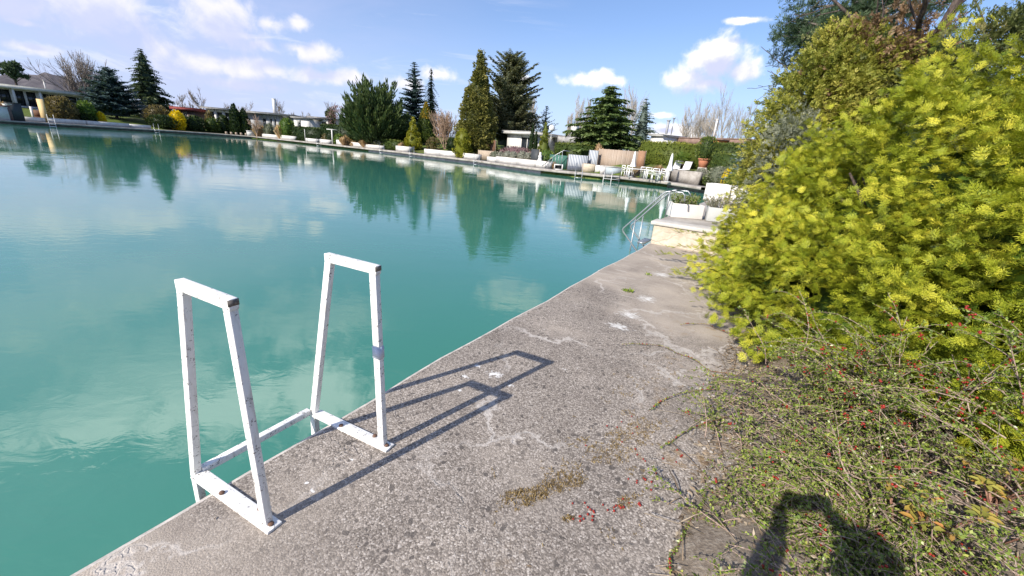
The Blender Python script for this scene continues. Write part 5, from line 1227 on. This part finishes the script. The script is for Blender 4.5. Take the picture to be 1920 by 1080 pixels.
    g = G(); lathe(g, [(.34, -z + terrain(p[0], p[1]) - .2), (.34, 0), (0, 0)], 12); g.build('pedestal', COPING, q)
    ball(1.75, .78, F_HEDGE, 'leafy green shrub growing out of the terracotta pot', (p[0], p[1], z + .6), n=900, ls=.17, name='potted_shrub', tint_mu=.6, core=.6)
deck_bench()
# ------------------------------------------------------------------ foreground planting
def spray_proto(kind):
    """one small leafy spray, about 1 long along +X, lying flat"""
    V, F = [], []
    def leaf(b, d, L, W, n=(0, 0, 1)):
        d = unit(np.array(d, float)); s = unit(np.cross(d, n)); i = len(V)
        V.extend([b - s * W * .35, b + d * L * .5 + s * W * .5 , b + d * L, b + d * L * .5 - s * W * .5]); F.append((i, i + 1, i + 2, i + 3))
    def axis(b, d, L, n, nl, nw):
        d = unit(np.array(d, float)); s = unit(np.cross(d, (0, 0, 1.0)))
        for i in range(n):
            f = (i + .5) / n; p = b + d * L * f + np.array([0, 0, -.10 * L * f * f])
            for sg in (-1, 1): leaf(p, d * .75 + s * sg * rng.uniform(.7, 1.0) + np.array([0, 0, rng.normal(.10, .16)]), nl * rng.uniform(.8, 1.15) * (1 - .3 * f), nw, (rng.normal(0, .25), rng.normal(0, .25), 1))
        leaf(b + d * L, d, nl, nw)
    o = np.zeros(3)
    if kind == 'yew':
        axis(o, (1, 0, 0), .95, 8, .30, .062)
        for x, sg, l in ((.15, 1, .5), (.28, -1, .5), (.45, 1, .38), (.58, -1, .32)): axis(np.array([x, 0, 0]), (.72, sg * .7, .08), l, 5, .28, .06)
    elif kind == 'scale':
        for i in range(9):
            x = i / 9; leaf(np.array([x * .7, 0, 0]), (.8, (1 if i % 2 else -1) * rng.uniform(.3, .9), rng.normal(0, .35)), .42 * (1 - x * .4), .13, (rng.normal(0, .4), rng.normal(0, .4), 1))
    elif kind == 'pine':
        for i in range(16): leaf(np.array([i / 40, 0, 0]), (.7, rng.normal(0, .7), rng.normal(0, .7)), .7, .07, rng.normal(size=3))
    return np.array(V), np.array(F)
YEWP = [spray_proto('yew') for _ in range(5)]; SCP = [spray_proto('scale') for _ in range(5)]; PIP = [spray_proto('pine') for _ in range(4)]
def ell_pts(c, r, n):
    d = rdir(n); return d
def mound(g, ells, protos, n, size, tint_mu, droop, inner, lum=.12, lsc=1.0, zmin=.05, up=.2, tmix=.2, core=True, facing=None, seed=0, clump=None, nw=.55):
    """sprays over the joined surface of several ellipsoids (centre, radii), hanging outwards in layers"""
    A = np.array([e[1][0] * e[1][1] + e[1][0] * e[1][2] + e[1][1] * e[1][2] for e in ells]); cnt = (n * A / A.sum()).astype(int)
    for (c, r), m in zip(ells, cnt):
        c, r = np.array(c, float), np.array(r, float); k0 = max(1, m // 16) if clump else m; d = rdir(k0 * 3); d = d[d[:, 2] > -.75]
        P = c + d * r; N = unit(d / r)
        if facing is not None:                       # leave out the side nobody could see from the path
            v = np.array(facing) - P; d = d[(v * N).sum(1) > -.45 * np.linalg.norm(v, axis=1)]; P = c + d * r; N = unit(d / r)
        keep = P[:, 2] > zmin
        for (c2, r2) in ells:
            if tuple(c2) == tuple(c): continue
            keep &= (((P - np.array(c2)) / np.array(r2)) ** 2).sum(1) > .55
        P, N = P[keep][:k0], N[keep][:k0]
        off = 0
        if clump:                                    # tufts: sprays fan out over little domes at the branch ends
            rp = 16; hgt_ = rng.normal(-.01, .105, len(P)); cs = clump * rng.uniform(.6, 1.35, len(P)); P = np.repeat(P + N * hgt_[:, None], rp, 0); N0 = np.repeat(N, rp, 0); cs = np.repeat(cs, rp)
            tv = rdir(len(P)); tv = unit(tv - N0 * (tv * N0).sum(1)[:, None]); q0 = rng.uniform(0, 1, len(P)) ** .6
            P = P + tv * (cs * q0)[:, None] - N0 * (cs * .75 * q0 ** 2)[:, None]; N = unit(N0 + tv * (.75 * q0)[:, None])
        k = len(P)
        l1 = lump(P * lsc + seed, 1.5, 0); l2 = lump(P * lsc + seed, 4.2, 1)
        q = rng.uniform(0, 1, k); dep = np.where(q < inner, rng.uniform(-.34, -.10, k), rng.uniform(-.10, .05, k))
        P = P + N * (dep + lum * (l1 * .9 + l2 * .75))[:, None]
        X = unit(N * rng.uniform(.5, 1.2, (k, 1)) + rdir(k) * .62 + np.array([0, 0, up - droop]) * rng.uniform(.4, 1.5, (k, 1)))
        Z = unit(N * nw + np.array([0, 0, .65]) + rdir(k) * .38)
        S = size * rng.uniform(.65, 1.3, k); T = np.clip(tint_mu + tmix * l2 + .10 * l1 + rng.normal(0, .12, k), 0, 1)
        w = rng.integers(0, len(protos), k)
        for j, (pv, pf) in enumerate(protos):
            s = w == j; scatter(g, pv, pf, P[s] - X[s] * (S[s] * .5)[:, None], X[s], Z[s], S[s], np.clip(T[s], 0, 1))
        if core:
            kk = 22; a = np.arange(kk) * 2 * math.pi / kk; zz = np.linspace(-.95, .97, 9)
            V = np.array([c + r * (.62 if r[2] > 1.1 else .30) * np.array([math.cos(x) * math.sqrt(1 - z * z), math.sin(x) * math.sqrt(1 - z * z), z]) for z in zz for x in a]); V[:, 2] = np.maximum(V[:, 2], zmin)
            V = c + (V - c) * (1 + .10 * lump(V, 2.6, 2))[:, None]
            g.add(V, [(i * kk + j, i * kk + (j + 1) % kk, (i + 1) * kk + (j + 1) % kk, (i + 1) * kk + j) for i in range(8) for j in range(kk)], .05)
VIEW = (0, .4, 1.4)
YEW = [((3.95, 3.75, .75), (1.45, 1.5, 1.66)), ((4.1, 5.0, .55), (1.2, 1.1, 1.2)), ((3.0, 3.3, .28), (1.0, 1.35, .9)), ((4.1, 2.3, .75), (1.45, 1.3, 1.78)), ((3.25, 4.8, .25), (.72, .8, .62)), ((4.3, 6.1, .3), (.85, .7, .75)), ((2.95, 2.45, .28), (.85, 1.0, .78)), ((3.1, 1.6, .3), (.75, .7, .7))]
def yew():
    q = thing('yew_shrub', 'huge golden yellow yew shrub spilling over the right side of the path', 'shrub', (3.9, 3.7, .1)); o = np.array([3.9, 3.7, .1])
    g = G()
    for i in range(26):
        a = rng.uniform(0, 6.28); rr = rng.uniform(.5, 1.35); e = np.array([math.cos(a) * rr, math.sin(a) * rr * 1.4, rng.uniform(.2, 1.7)]); tube(g, [(0.1 * math.cos(a), .2 * math.sin(a), -.1), e * .5 + [0, 0, .1], e], [.045, .025, .008], 5)
    g.build('stem', BARKD, q)
    g = G(); E = [(tuple(np.array(c) - o), r) for c, r in YEW]; mound(g, E, YEWP, 50000, .072, .46, .22, .22, lum=.21, lsc=1.5, clump=.078, nw=.85, facing=tuple(np.array(VIEW) - o), zmin=-.02, up=.12, tmix=.2)
    # long thin shoots reaching out over the path towards the wall
    for (p, d, L) in [((3.05, 5.9, .32), (-.75, .35, .02), .75), ((2.95, 6.0, .18), (-.9, .4, .02), .72), ((3.1, 6.35, .42), (-.55, .5, .1), .6), ((2.6, 5.2, .12), (-.8, .2, .02), .42), ((2.75, 5.5, .1), (-.8, .3, .03), .42), ((2.55, 4.7, .25), (-.85, 0, .1), .36), ((2.3, 4.1, .15), (-.9, .1, .1), .3)]:
        p = np.array(p) - o; d = unit(np.array(d)); n = int(L / .035); s = np.linspace(0, 1, n)[:, None]; P = p + d * L * s + np.array([0, 0, -.08]) * s ** 2
        for k, (pv, pf) in enumerate(YEWP[:3]):
            ii = np.arange(k, n, 3); scatter(g, pv, pf, P[ii], d + rdir(len(ii)) * .55, np.array([0, 0, 1.0]) + rdir(len(ii)) * .3, .095 * rng.uniform(.7, 1.2, len(ii)), np.clip(rng.normal(.5, .15, len(ii)), 0, 1))
    g.build('foliage', F_YEW, q)
yew()
def back_conifer(label, ells, leafm, n, size, protos, name='conifer', tmu=.45, cat='tree', base=None, droop=.1, up=.35, inner=.3, lum=.22, trunk_r=.12, lsc=.8, seed=0, tmix=.2, clump=.15):
    c0 = np.array(ells[0][0]); b = np.array([c0[0], c0[1], 0.1]) if base is None else np.array(base); q = thing(name, label, cat, b)
    g = G(); top = max(c[2] + r[2] * .7 for c, r in ells); tube(g, [(0, 0, -.3), (.05, .03, top * .5), (0, 0, top - b[2])], [trunk_r, trunk_r * .7, .02], 7); g.build('trunk', BARKD, q)
    g = G(); E = [(tuple(np.array(c) - b), r) for c, r in ells]; mound(g, E, protos, n, size, tmu, droop, inner, lum=lum, lsc=lsc, up=up, facing=tuple(np.array(VIEW) - b), seed=seed, tmix=tmix, zmin=-.05, clump=clump, nw=.8); g.build('crown', leafm, q); return q
back_conifer('golden green thuja rising behind the left end of the yew', [((4.5, 6.7, 1.4), (.85, .85, 1.7)), ((4.3, 6.75, 2.25), (.70, .70, 1.05)), ((4.75, 6.9, 2.4), (.75, .75, 1.2))], F_THUJA, 14000, .115, SCP, 'thuja_tree', .55, seed=3, lum=.2)
back_conifer('dark olive juniper tree with rusty patches behind the middle of the yew', [((4.95, 7.1, 2.0), (.95, .9, 1.65)), ((5.5, 6.4, 1.6), (.9, .9, 1.6))], F_OLIVE, 9000, .125, SCP, 'juniper_tree', .45, seed=9)
back_conifer('rust brown half dead conifer standing behind the juniper, twigs showing', [((5.3, 6.95, 2.95), (.95, .85, 1.0))], F_RUST, 4200, .12, SCP, 'dying_conifer', .5, inner=.6, lum=.4, seed=4, base=(5.25, 7.1, .1))
back_conifer('grey green low juniper between thuja and yew', [(tuple(pix(1520, 225, 7.0) * [1, 1, 0] + [0, 0, 1.25]), (.48, .45, .85))], F_GREYG, 3200, .10, SCP, 'juniper_shrub', .35, cat='shrub', seed=6)
back_conifer('dark green conifer behind the right end of the yew', [((5.55, 5.75, 1.6), (1.0, 1.0, 1.85)), ((6.0, 5.1, 1.8), (1.1, 1.1, 1.95))], F_OLIVE, 9000, .125, SCP, 'conifer', .42, seed=12)
back_conifer('blue green conifer filling the gap behind the dying one', [((6.2, 6.9, 1.9), (1.0, .9, 1.65))], F_SPRUCE, 5000, .13, SCP, 'conifer', .4, seed=15)
def pine_big():
    b = np.array([6.75, 10.0, .3]); q = thing('pine_tree', 'tall blue green pine towering above the golden thuja, top out of view', 'tree', b); g = G(); tube(g, [(0, 0, -.3), (-.1, 0, 3), (0, .1, 6.8)], [.2, .15, .04], 8)
    ends = []
    for i in range(70):
        a = rng.uniform(0, 6.28); z = rng.uniform(2.9, 6.6); rr = (.55 + (6.9 - z) * .25) * rng.uniform(.5, 1.05); e = np.array([math.cos(a) * rr, math.sin(a) * rr, z + rr * .3]); tube(g, [(0, 0, z), e * [.5, .5, 1] + [0, 0, -.1], e], [.045, .03, .012], 4); ends.append(e); ends.append(e * [.7, .7, 1] + rng.normal(0, .25, 3))
    g.build('trunk', BARKG, q); g = G()
    for e in ends:
        n = 44; P = e + rdir(n) * rng.uniform(0, 1, (n, 1)) ** .5 * [.36, .36, .24]; w = rng.integers(0, 4, n)
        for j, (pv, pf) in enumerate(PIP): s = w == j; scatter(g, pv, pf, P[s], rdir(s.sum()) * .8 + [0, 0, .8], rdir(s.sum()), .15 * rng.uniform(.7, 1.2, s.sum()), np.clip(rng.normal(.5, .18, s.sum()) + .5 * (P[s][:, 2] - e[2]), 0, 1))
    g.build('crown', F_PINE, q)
pine_big()
bq = pix(1785, 40, 8.8) * [1, 1, 0]
bare_tree(6.6, 'gnarled old tree trunk with bare twisted branches above the conifers', bq, spread=.75, barkm=BARKD, r=.15, minr=.006, depth=5, name='gnarled_tree', seed=21, lean=(0, 0), upw=.05, fork=.55, limb=.60, kr=.42, nk=2)

# ------------------------------------------------------------------ cotoneaster
def coto(label, roots, n, Lr, dirs, seed, nleaf, berry_rate, up, lsz=.013):
    """arching twigs set with tiny leaves and red berries"""
    b = np.array([*np.mean(roots, 0)[:2], 0.0]); q = thing('cotoneaster', label, 'shrub', b, 0, 'red berried cotoneasters')
    gt, gl, gb = G(), G(), G(); PL, DL, LL = [], [], []; nb = 0
    def twig(p, d, L, r, lev):
        nonlocal nb
        m = 9; P = [p]; dd = d
        for i in range(m - 1):
            dd = unit(dd + np.array([rng.normal(0, .13), rng.normal(0, .13), rng.normal(0, .08) - .13 * (i / m) - .05])); nx = P[-1] + dd * L / (m - 1)
            s, dn = sd(nx[0], nx[1]); gh = max(.008, soil_h(s, dn) + .012) if dn > 1.7 else .008
            if nx[2] < gh: nx[2] = gh; dd = unit(dd * [1, 1, 0] + [0, 0, .03])
            P.append(nx)
        P = np.array(P); tube(gt, P, np.linspace(r, r * .35, m), 4 if lev == 0 else 3, cap=False)
        k = int(L * nleaf); u = rng.uniform(.08 if lev else .25, 1, k) * (m - 1.001); i0 = u.astype(int); f = (u - i0)[:, None]; Q = P[i0] * (1 - f) + P[i0 + 1] * f; T = unit(P[i0 + 1] - P[i0])
        PL.append(Q); DL.append(unit(T * .5 + rdir(k) * .9 + [0, 0, .35])); LL.append(lsz * rng.uniform(.65, 1.25, k))
        kb = rng.poisson(L * berry_rate)
        for j in range(min(kb, 12)):
            i1 = rng.integers(2, m - 1); [ico(gb, P[i1] + rng.normal(0, .0075, 3) + [0, 0, .006], rng.uniform(.0042, .0064), rng.uniform()) for _ in range(rng.integers(1, 5))]; nb += 1
        if lev < 2:
            for j in range(int(L * (9 if lev == 0 else 6)) + 1):
                i1 = rng.integers(1, m - 1); s = unit(np.cross(P[i1 + 1] - P[i1], [0, 0, 1.0])) * (1 if j % 2 else -1); d2 = unit(unit(P[i1 + 1] - P[i1]) * .8 + s * .75 + [0, 0, rng.uniform(-.05, .3)])
                twig(P[i1], d2, L * rng.uniform(.25, .5), r * .55, lev + 1)
    for i in range(n):
        w = rng.dirichlet(np.ones(len(roots))); p0 = (np.array(roots) * w[:, None]).sum(0) if rng.uniform() < .6 else np.array(roots[rng.integers(len(roots))]) + rng.normal(0, .14, 3)
        s, dn = sd(p0[0], p0[1]); p0 = np.array([p0[0], p0[1], max(.01, soil_h(s, dn) if dn > 1.7 else 0) + max(0, p0[2])])
        dm = np.array(dirs[rng.integers(len(dirs))], float); d = unit(unit(dm) + rdir(1)[0] * .45 + [0, 0, up * rng.uniform(.2, 1.3)]); twig(p0, d, Lr * rng.uniform(.5, 1.15), .0042 * (Lr / .5) ** .5, 0)
    nb_ = -b
    gt.build('twigs', TWIG, q, loc=nb_); P = np.concatenate(PL); leaves(gl, P, np.concatenate(DL), np.concatenate(LL), np.concatenate(LL) * .58, np.clip(rng.normal(.5, .22, len(P)), 0, 1), None, .2); gl.build('leaves', F_COTO, q, loc=nb_)
    if nb: stuff(gb.build('berries', BERRY, q, loc=nb_))
    return q
# roots in world coordinates (x, y, extra height above the soil)
coto('low cotoneaster mat creeping from the bed onto the concrete, thick with small green leaves', [(1.52, 1.75, 0), (1.8, 1.45, 0), (1.75, 2.05, 0), (2.0, 1.8, 0), (1.42, 1.3, 0), (1.75, 1.1, 0), (2.15, 1.3, 0), (1.2, 1.08, 0), (1.15, 1.2, 0), (1.4, .95, 0)], 320, .42, [(-.9, .35, 0), (-.7, -.3, 0), (-.5, .8, 0), (-.3, -.9, 0), (.2, .3, 0)], 1, 108, .5, .42, .015)
coto('taller arching cotoneaster in front of the yew, hung with red berries', [(2.1, 1.95, .02), (2.05, 2.25, .02), (2.35, 1.9, .05), (2.3, 2.2, .05), (1.9, 2.5, 0), (2.35, 1.5, .05), (2.2, 1.7, .05)], 95, .62, [(-.8, .2, .5), (-.6, .6, .5), (-.4, -.3, .6), (-.2, .3, .9), (-.9, -.1, .2)], 2, 118, 1.6, .8, .015)
def runner(label, pts, n):
    """one trailing shoot along the concrete"""
    P = []
    for px, py in pts: r = ray(px, py); p = r * (-CAM_H / r[2]); P.append((p[0], p[1], .012))
    P = np.array(P); s = np.linspace(0, len(P) - 1, 26); i = np.minimum(s.astype(int), len(P) - 2); f = (s - i)[:, None]; Q = P[i] * (1 - f) + P[i + 1] * f; Q[:, 2] += .012 * np.sin(s * 3) ** 2
    Q[:, :2] += np.stack([np.sin(s * 5), np.cos(s * 4)], 1) * .006
    b = Q[0] * [1, 1, 0]; q = thing('cotoneaster_shoot', label, 'shoot', b, 0, 'shoots trailing over the concrete'); g = G(); tube(g, Q - b, np.linspace(.0035, .0014, 26), 4); g.build('twigs', TWIGR, q)
    u = rng.uniform(0, 24.9, n); j = u.astype(int); f = (u - j)[:, None]; X = Q[j] * (1 - f) + Q[j + 1] * f - b; L = .012 * rng.uniform(.7, 1.3, n); g = G(); leaves(g, X, rdir(n) + [0, 0, .5], L, L * .6, np.clip(rng.normal(.5, .25, n), 0, 1)); g.build('leaves', F_COTO, q)
    g = G()
    for k in range(7): ico(g, X[rng.integers(n)] + [0, 0, .006], .0055)
    stuff(g.build('berries', BERRY, q))
runner('longest trailing shoot curving over the concrete with red berries near its middle', [(1400, 715), (1330, 697), (1280, 668), (1230, 650), (1165, 648)], 190)
runner('short trailing shoot close under the yew', [(1385, 640), (1345, 618), (1310, 609), (1275, 612)], 110)
runner('trailing shoot over the moss patch, pointing left', [(1360, 735), (1300, 735), (1240, 755), (1215, 775)], 150)
runner('lower trailing shoot below the moss patch, ragged', [(1390, 780), (1310, 800), (1260, 830), (1235, 845)], 150)
runner('trailing shoot running down toward the bottom edge of the concrete', [(1400, 900), (1330, 930), (1290, 985), (1262, 1040), (1250, 1075)], 240)
# broad leaved plants with yellow and bronze leaves in the bed
def broad(label, x, y, z, n, seed):
    s, d = sd(x, y); b = np.array([x, y, max(.01, soil_h(s, d))]); q = thing('broad_leaved_plant', label, 'plant', b, rng.uniform(0, 6), 'yellow and bronze leaved plants'); gs, g = G(), G()
    for i in range(n):
        a = rng.uniform(0, 6.28); h = z * rng.uniform(.6, 1.1); e = np.array([math.cos(a) * z * .5, math.sin(a) * z * .5, h]); tube(gs, [(0, 0, -.03), e * .6, e], .004, 4); k = 6
        for j in range(k):
            aa = j * 2 * math.pi / k + a; dv = unit(np.array([math.cos(aa), math.sin(aa), .15])); L = rng.uniform(.035, .055); sv = unit(np.cross(dv, [0, 0, 1.0])); w = L * .26; base = e + dv * .008
            V = [base, base + dv * L * .35 + sv * w + [0, 0, .006], base + dv * L * .75 + sv * w * .8, base + dv * L - [0, 0, .008], base + dv * L * .75 - sv * w * .8, base + dv * L * .35 - sv * w + [0, 0, .006], base + dv * L * .5 - [0, 0, .006]]
            t0 = np.clip(rng.normal(.5, .25), 0, 1); g.add(V, [(0, 1, 6), (1, 2, 6), (2, 3, 6), (3, 4, 6), (4, 5, 6), (5, 0, 6)], t0)
    gs.build('stem', TWIGR, q); g.build('leaves', F_MAHON, q)
for k, (px, py, zz, n, lb) in enumerate(((1775, 940, .22, 6, 'yellow leaved plant with rosette leaves on a thick stalk'), (1880, 900, .24, 7, 'bronze and green rosette plant at the right edge'), (1905, 960, .2, 5, 'second rosette plant lower at the right edge'), (1715, 915, .16, 4, 'small orange tinged rosette left of the yellow leaved plant'))):
    r = ray(px, py); p = r * ((.32 - CAM_H) / r[2]); broad(lb, p[0], p[1], zz, n, k)

# moss, fallen berries, litter, weeds
def gpx(px, py): r = ray(px, py); return r[:2] * (-CAM_H / r[2])
g = G(); gb = G()
for (px, py, rx, ry, n) in ((975, 905, 26, 14, 220), (1005, 935, 36, 16, 420), (1030, 960, 20, 10, 160), (1075, 940, 28, 26, 520), (1110, 955, 46, 22, 620), (1150, 950, 22, 14, 200), (1200, 800, 34, 34, 600), (1140, 860, 20, 40, 300), (1110, 830, 24, 12, 120), (1060, 900, 30, 8, 90), (1000, 1000, 12, 8, 70), (1250, 720, 40, 20, 160), (1090, 880, 60, 20, 120)):
    for i in range(int(n * .8)):
        p = gpx(px + rng.normal(0, rx * 1.0), py + rng.normal(0, ry * 1.1)); 
        if lump(np.array([p[0], p[1], 0]) * 12, 1.0, 1) < .08: continue
        k = 5; P = np.array([[p[0], p[1], .001]] * k) + rng.normal(0, .004, (k, 3)) * [1, 1, .2]; leaves(g, P, rdir(k) + [0, 0, .55], rng.uniform(.006, .017, k), .004, np.clip(rng.normal(.45, .22, k), 0, 1))
stuff(g.build('moss', F_MOSS), 'brown dried moss clumps on the concrete', 'moss')
for (px, py, sx, sy, n) in ((1110, 955, 50, 20, 12), (1150, 950, 26, 12, 9), (1085, 972, 18, 10, 5), (1210, 905, 30, 14, 7), (1200, 946, 6, 4, 3), (1150, 800, 120, 60, 10), (1250, 860, 40, 30, 8), (1385, 1035, 40, 30, 18)):
    for i in range(n): p = gpx(px + rng.normal(0, sx * .5), py + rng.normal(0, sy * .5)); ico(gb, (p[0], p[1], .006), rng.uniform(.0045, .0065))
stuff(gb.build('fallen_berries', BERRY), 'red berries fallen on the concrete and moss', 'berries')
g = G()
for i in range(9000):
    s, d = rng.uniform(-.8, 4.2), 1.78 + abs(rng.normal(0, .75)); p = along(s, d); h = max(.004, soil_h(s, d) + .004)
    leaves(g, np.array([[p[0], p[1], h + rng.uniform(0, .012)]]), rdir(1) * [1, 1, .35], rng.uniform(.015, .045, 1), rng.uniform(.006, .016, 1), np.clip(rng.normal(.5, .25, 1), 0, 1), np.array([[rng.normal(0, .5), rng.normal(0, .5), 1.0]]), .1)
for i in range(260):
    s, d = rng.uniform(-.8, 3.6), 1.7 + abs(rng.normal(0, .7)); p = along(s, d); h = max(.004, soil_h(s, d) + .006); a = rng.uniform(0, 6.28); L = rng.uniform(.06, .3); e = np.array([math.cos(a) * L, math.sin(a) * L, rng.uniform(0, .05)]); tube(g, [np.array([p[0], p[1], h]), np.array([p[0], p[1], h]) + e * .5 + [0, 0, .01], np.array([p[0], p[1], h]) + e], rng.uniform(.0012, .003), 3, rng.uniform(.4, 1.0))
stuff(g.build('leaf_litter', F_LITTER), 'dead leaves and broken twigs covering the bed', 'leaf litter')
g = G()
for i in range(620):
    s, d = rng.uniform(-.8, 4), 1.75 + abs(rng.normal(0, .7)); p = along(s, d); h = max(.004, soil_h(s, d)); ico(g, (p[0], p[1], h + .004), np.array([1, rng.uniform(.6, 1), .6]) * rng.uniform(.006, .018), rng.uniform())
stuff(g.build('pebbles', QUAY), 'grey pebbles lying in the bed', 'pebbles')
for px, py, n, zz, lb in ((1178, 546, 40, .05, 'small green weed growing in the deck crack'), (1216, 516, 16, .04, 'tiny sprig of weed further along the deck crack'), (1276, 459, 40, .05, 'weed at the foot of the cream stone wall')):
    p = gpx(px, py); q = None; g = G(); P = np.zeros((n, 3)) + rng.normal(0, .03, (n, 3)) * [1, 1, 0]; leaves(g, P, rdir(n) * .8 + [0, 0, .7], zz * rng.uniform(.5, 1.2, n), zz * .4, np.clip(rng.normal(.5, .2, n), 0, 1)); tag(g.build('weed', F_COTO, loc=(p[0], p[1], 0.0)), lb, 'weed')

g = G()
for i in range(420):
    s, d = rng.uniform(-1, 7.5), rng.uniform(.05, 1.9) ** 1.0; p = along(s, d, .002); n = 1
    if rng.uniform() > .25 + .75 * (d / 1.9) ** 2: continue
    leaves(g, p[None] + [0, 0, rng.uniform(.001, .004)], rdir(1) * [1, 1, .15], rng.uniform(.008, .026, 1), rng.uniform(.003, .009, 1), np.clip(rng.normal(.4, .25, 1), 0, 1), np.array([[rng.normal(0, .3), rng.normal(0, .3), 1.0]]), .1)
stuff(g.build('debris', F_LITTER), 'bits of leaf and twig blown over the concrete', 'debris')
coto('sparse low cotoneaster under the bronze leaved plants at the lower right corner', [(2.3, 1.05, 0), (2.7, 1.3, 0), (2.5, .8, 0), (3.0, 1.0, 0), (2.0, .8, 0), (3.1, 1.5, 0)], 130, .5, [(-.8, .3, .1), (-.4, -.5, 0), (.5, .2, .1), (.1, .8, .2)], 3, 95, .6, .55, .015)
# ------------------------------------------------------------------ the photographer, whose shadow falls on the bed
def person():
    b = np.array([-.12, -.52, 0.0]); q = thing('person', 'person in dark jacket and blue trousers standing on the deck holding up a phone', 'person', b)
    def skin(name, J, E, m, root=0):
        me = bpy.data.meshes.new(name); me.from_pydata([j[:3] for j in J], E, []); o = bpy.data.objects.new(name, me); C.objects.link(o); o.parent = q
        md = o.modifiers.new('skin', 'SKIN'); md.use_smooth_shade = True; sv_ = me.skin_vertices[0].data if me.skin_vertices else None
        if sv_ is None:
            bpy.context.view_layer.objects.active = o; sv_ = me.skin_vertices[0].data
        for v, j in zip(sv_, J): v.radius = (j[3], j[4] if len(j) > 4 else j[3]); v.use_root = False
        sv_[root].use_root = True
        s_ = o.modifiers.new('sub', 'SUBSURF'); s_.levels = s_.render_levels = 2; me.materials.append(m); return o
    SKINM = plain('skin', (.55, .34, .25), .5, .05, 20); JACK = plain('jacket_cloth', (.04, .05, .075), .85, .15, 40); TROU = plain('trouser_cloth', (.05, .07, .13), .85, .15, 40); SHOE = plain('shoe_leather', (.05, .04, .035), .6)
    # continuous body: pelvis, spine, head, arms forward to the phone, legs
    ph = np.array([0, -.045, CAM_H]) - b
    J = [(0, 0, .93, .14, .11), (0, .01, 1.15, .13, .10), (0, 0, 1.36, .15, .10), (0, .0, 1.47, .06), (0, .02, 1.56, .055), (0, .035, 1.62, .085, .095), (0, .03, 1.72, .08, .095), (0, .02, 1.79, .045)]
    E = [(0, 1), (1, 2), (2, 3), (3, 4), (4, 5), (5, 6), (6, 7)]
    for s in (-1, 1):
        k = len(J); J += [(s * .17, 0, 1.40, .058), (s * .29, .10, 1.20, .046), (ph[0] + s * .14, ph[1] - .10, ph[2] - .05, .032), (ph[0] + s * .10, ph[1] - .02, ph[2] - .01, .026, .038)]; E += [(2, k), (k, k + 1), (k + 1, k + 2), (k + 2, k + 3)]
        k = len(J); J += [(s * .095, 0, .84, .095), (s * .11, .015, .50, .062), (s * .115, -.01, .10, .042), (s * .12, .12, .035, .036)]; E += [(0, k), (k, k + 1), (k + 1, k + 2), (k + 2, k + 3)]
    body = skin('body', J, E, SKINM)
    JJ = [(j[0], j[1], j[2], j[3] + .016, (j[4] if len(j) > 4 else j[3]) + .016) for j in J]
    def pick(ids, name, m, root):
        mp = {i: n for n, i in enumerate(ids)}; return skin(name, [JJ[i] for i in ids], [(mp[a], mp[c]) for a, c in E if a in mp and c in mp], m, mp[root])
    pick([0, 1, 2, 8, 9, 10, 16, 17, 18], 'jacket', JACK, 0); pick([0, 12, 13, 14, 20, 21, 22], 'trousers', TROU, 0)
    for s in (-1, 1):
        g = G(); ico(g, (s * .12, .07, .045), (.05, .14, .05), sub=3); g.build('shoe', SHOE, q, smooth=True)
    g = G(); V0 = g.n; ico(g, (0, .0, 1.70), (.105, .115, .12), sub=3); hv = g.v[0]; hv[:, 1] -= np.where(hv[:, 2] < 1.68, .03, 0); g.build('hair', plain('brown_hair', (.06, .04, .03), .7), q, smooth=True)
    hd_ = np.array([0, .13, 1.66]); g = G(); ico(g, hd_ + [0, .012, -.02], (.016, .022, .028), sub=2); g.build('nose', SKINM, q, smooth=True)
    for s in (-1, 1):
        g = G(); ico(g, hd_ + [s * .034, -.012, .018], .013, sub=2); g.build('eye', plain('eye_dark', (.12, .09, .08), .2), q, smooth=True)
        g = G(); ico(g, (s * .10, .03, 1.65), (.014, .028, .036), sub=2); g.build('ear', SKINM, q, smooth=True)
        for k in range(4):
            g = G(); z = ph[2] + .035 - k * .02; x = ph[0] + s * .09; tube(g, [(x + s * .012, ph[1] - .03, z), (x, ph[1] - .002, z), (x - s * .022, ph[1] + .012, z), (x - s * (.045 + .006 * (k % 2)), ph[1] + .010, z)], [.009, .009, .008, .007], 8); g.build('finger', SKINM, q, smooth=True)
        g = G(); tube(g, [(ph[0] + s * .095, ph[1] - .03, ph[2] - .03), (ph[0] + s * .075, ph[1] - .03, ph[2] + .0), (ph[0] + s * .055, ph[1] - .025, ph[2] + .015)], [.011, .01, .008], 8); g.build('thumb', SKINM, q, smooth=True)
    g = G(); box(g, (0, 0, 0), (.155, .009, .075)); pm = g.build('phone', DARK, None, loc=(0, -.045, CAM_H)); pm.rotation_euler = (-PITCH, 0, 0); tag(pm, 'dark phone held up in both hands by the person on the deck', 'phone')
person()
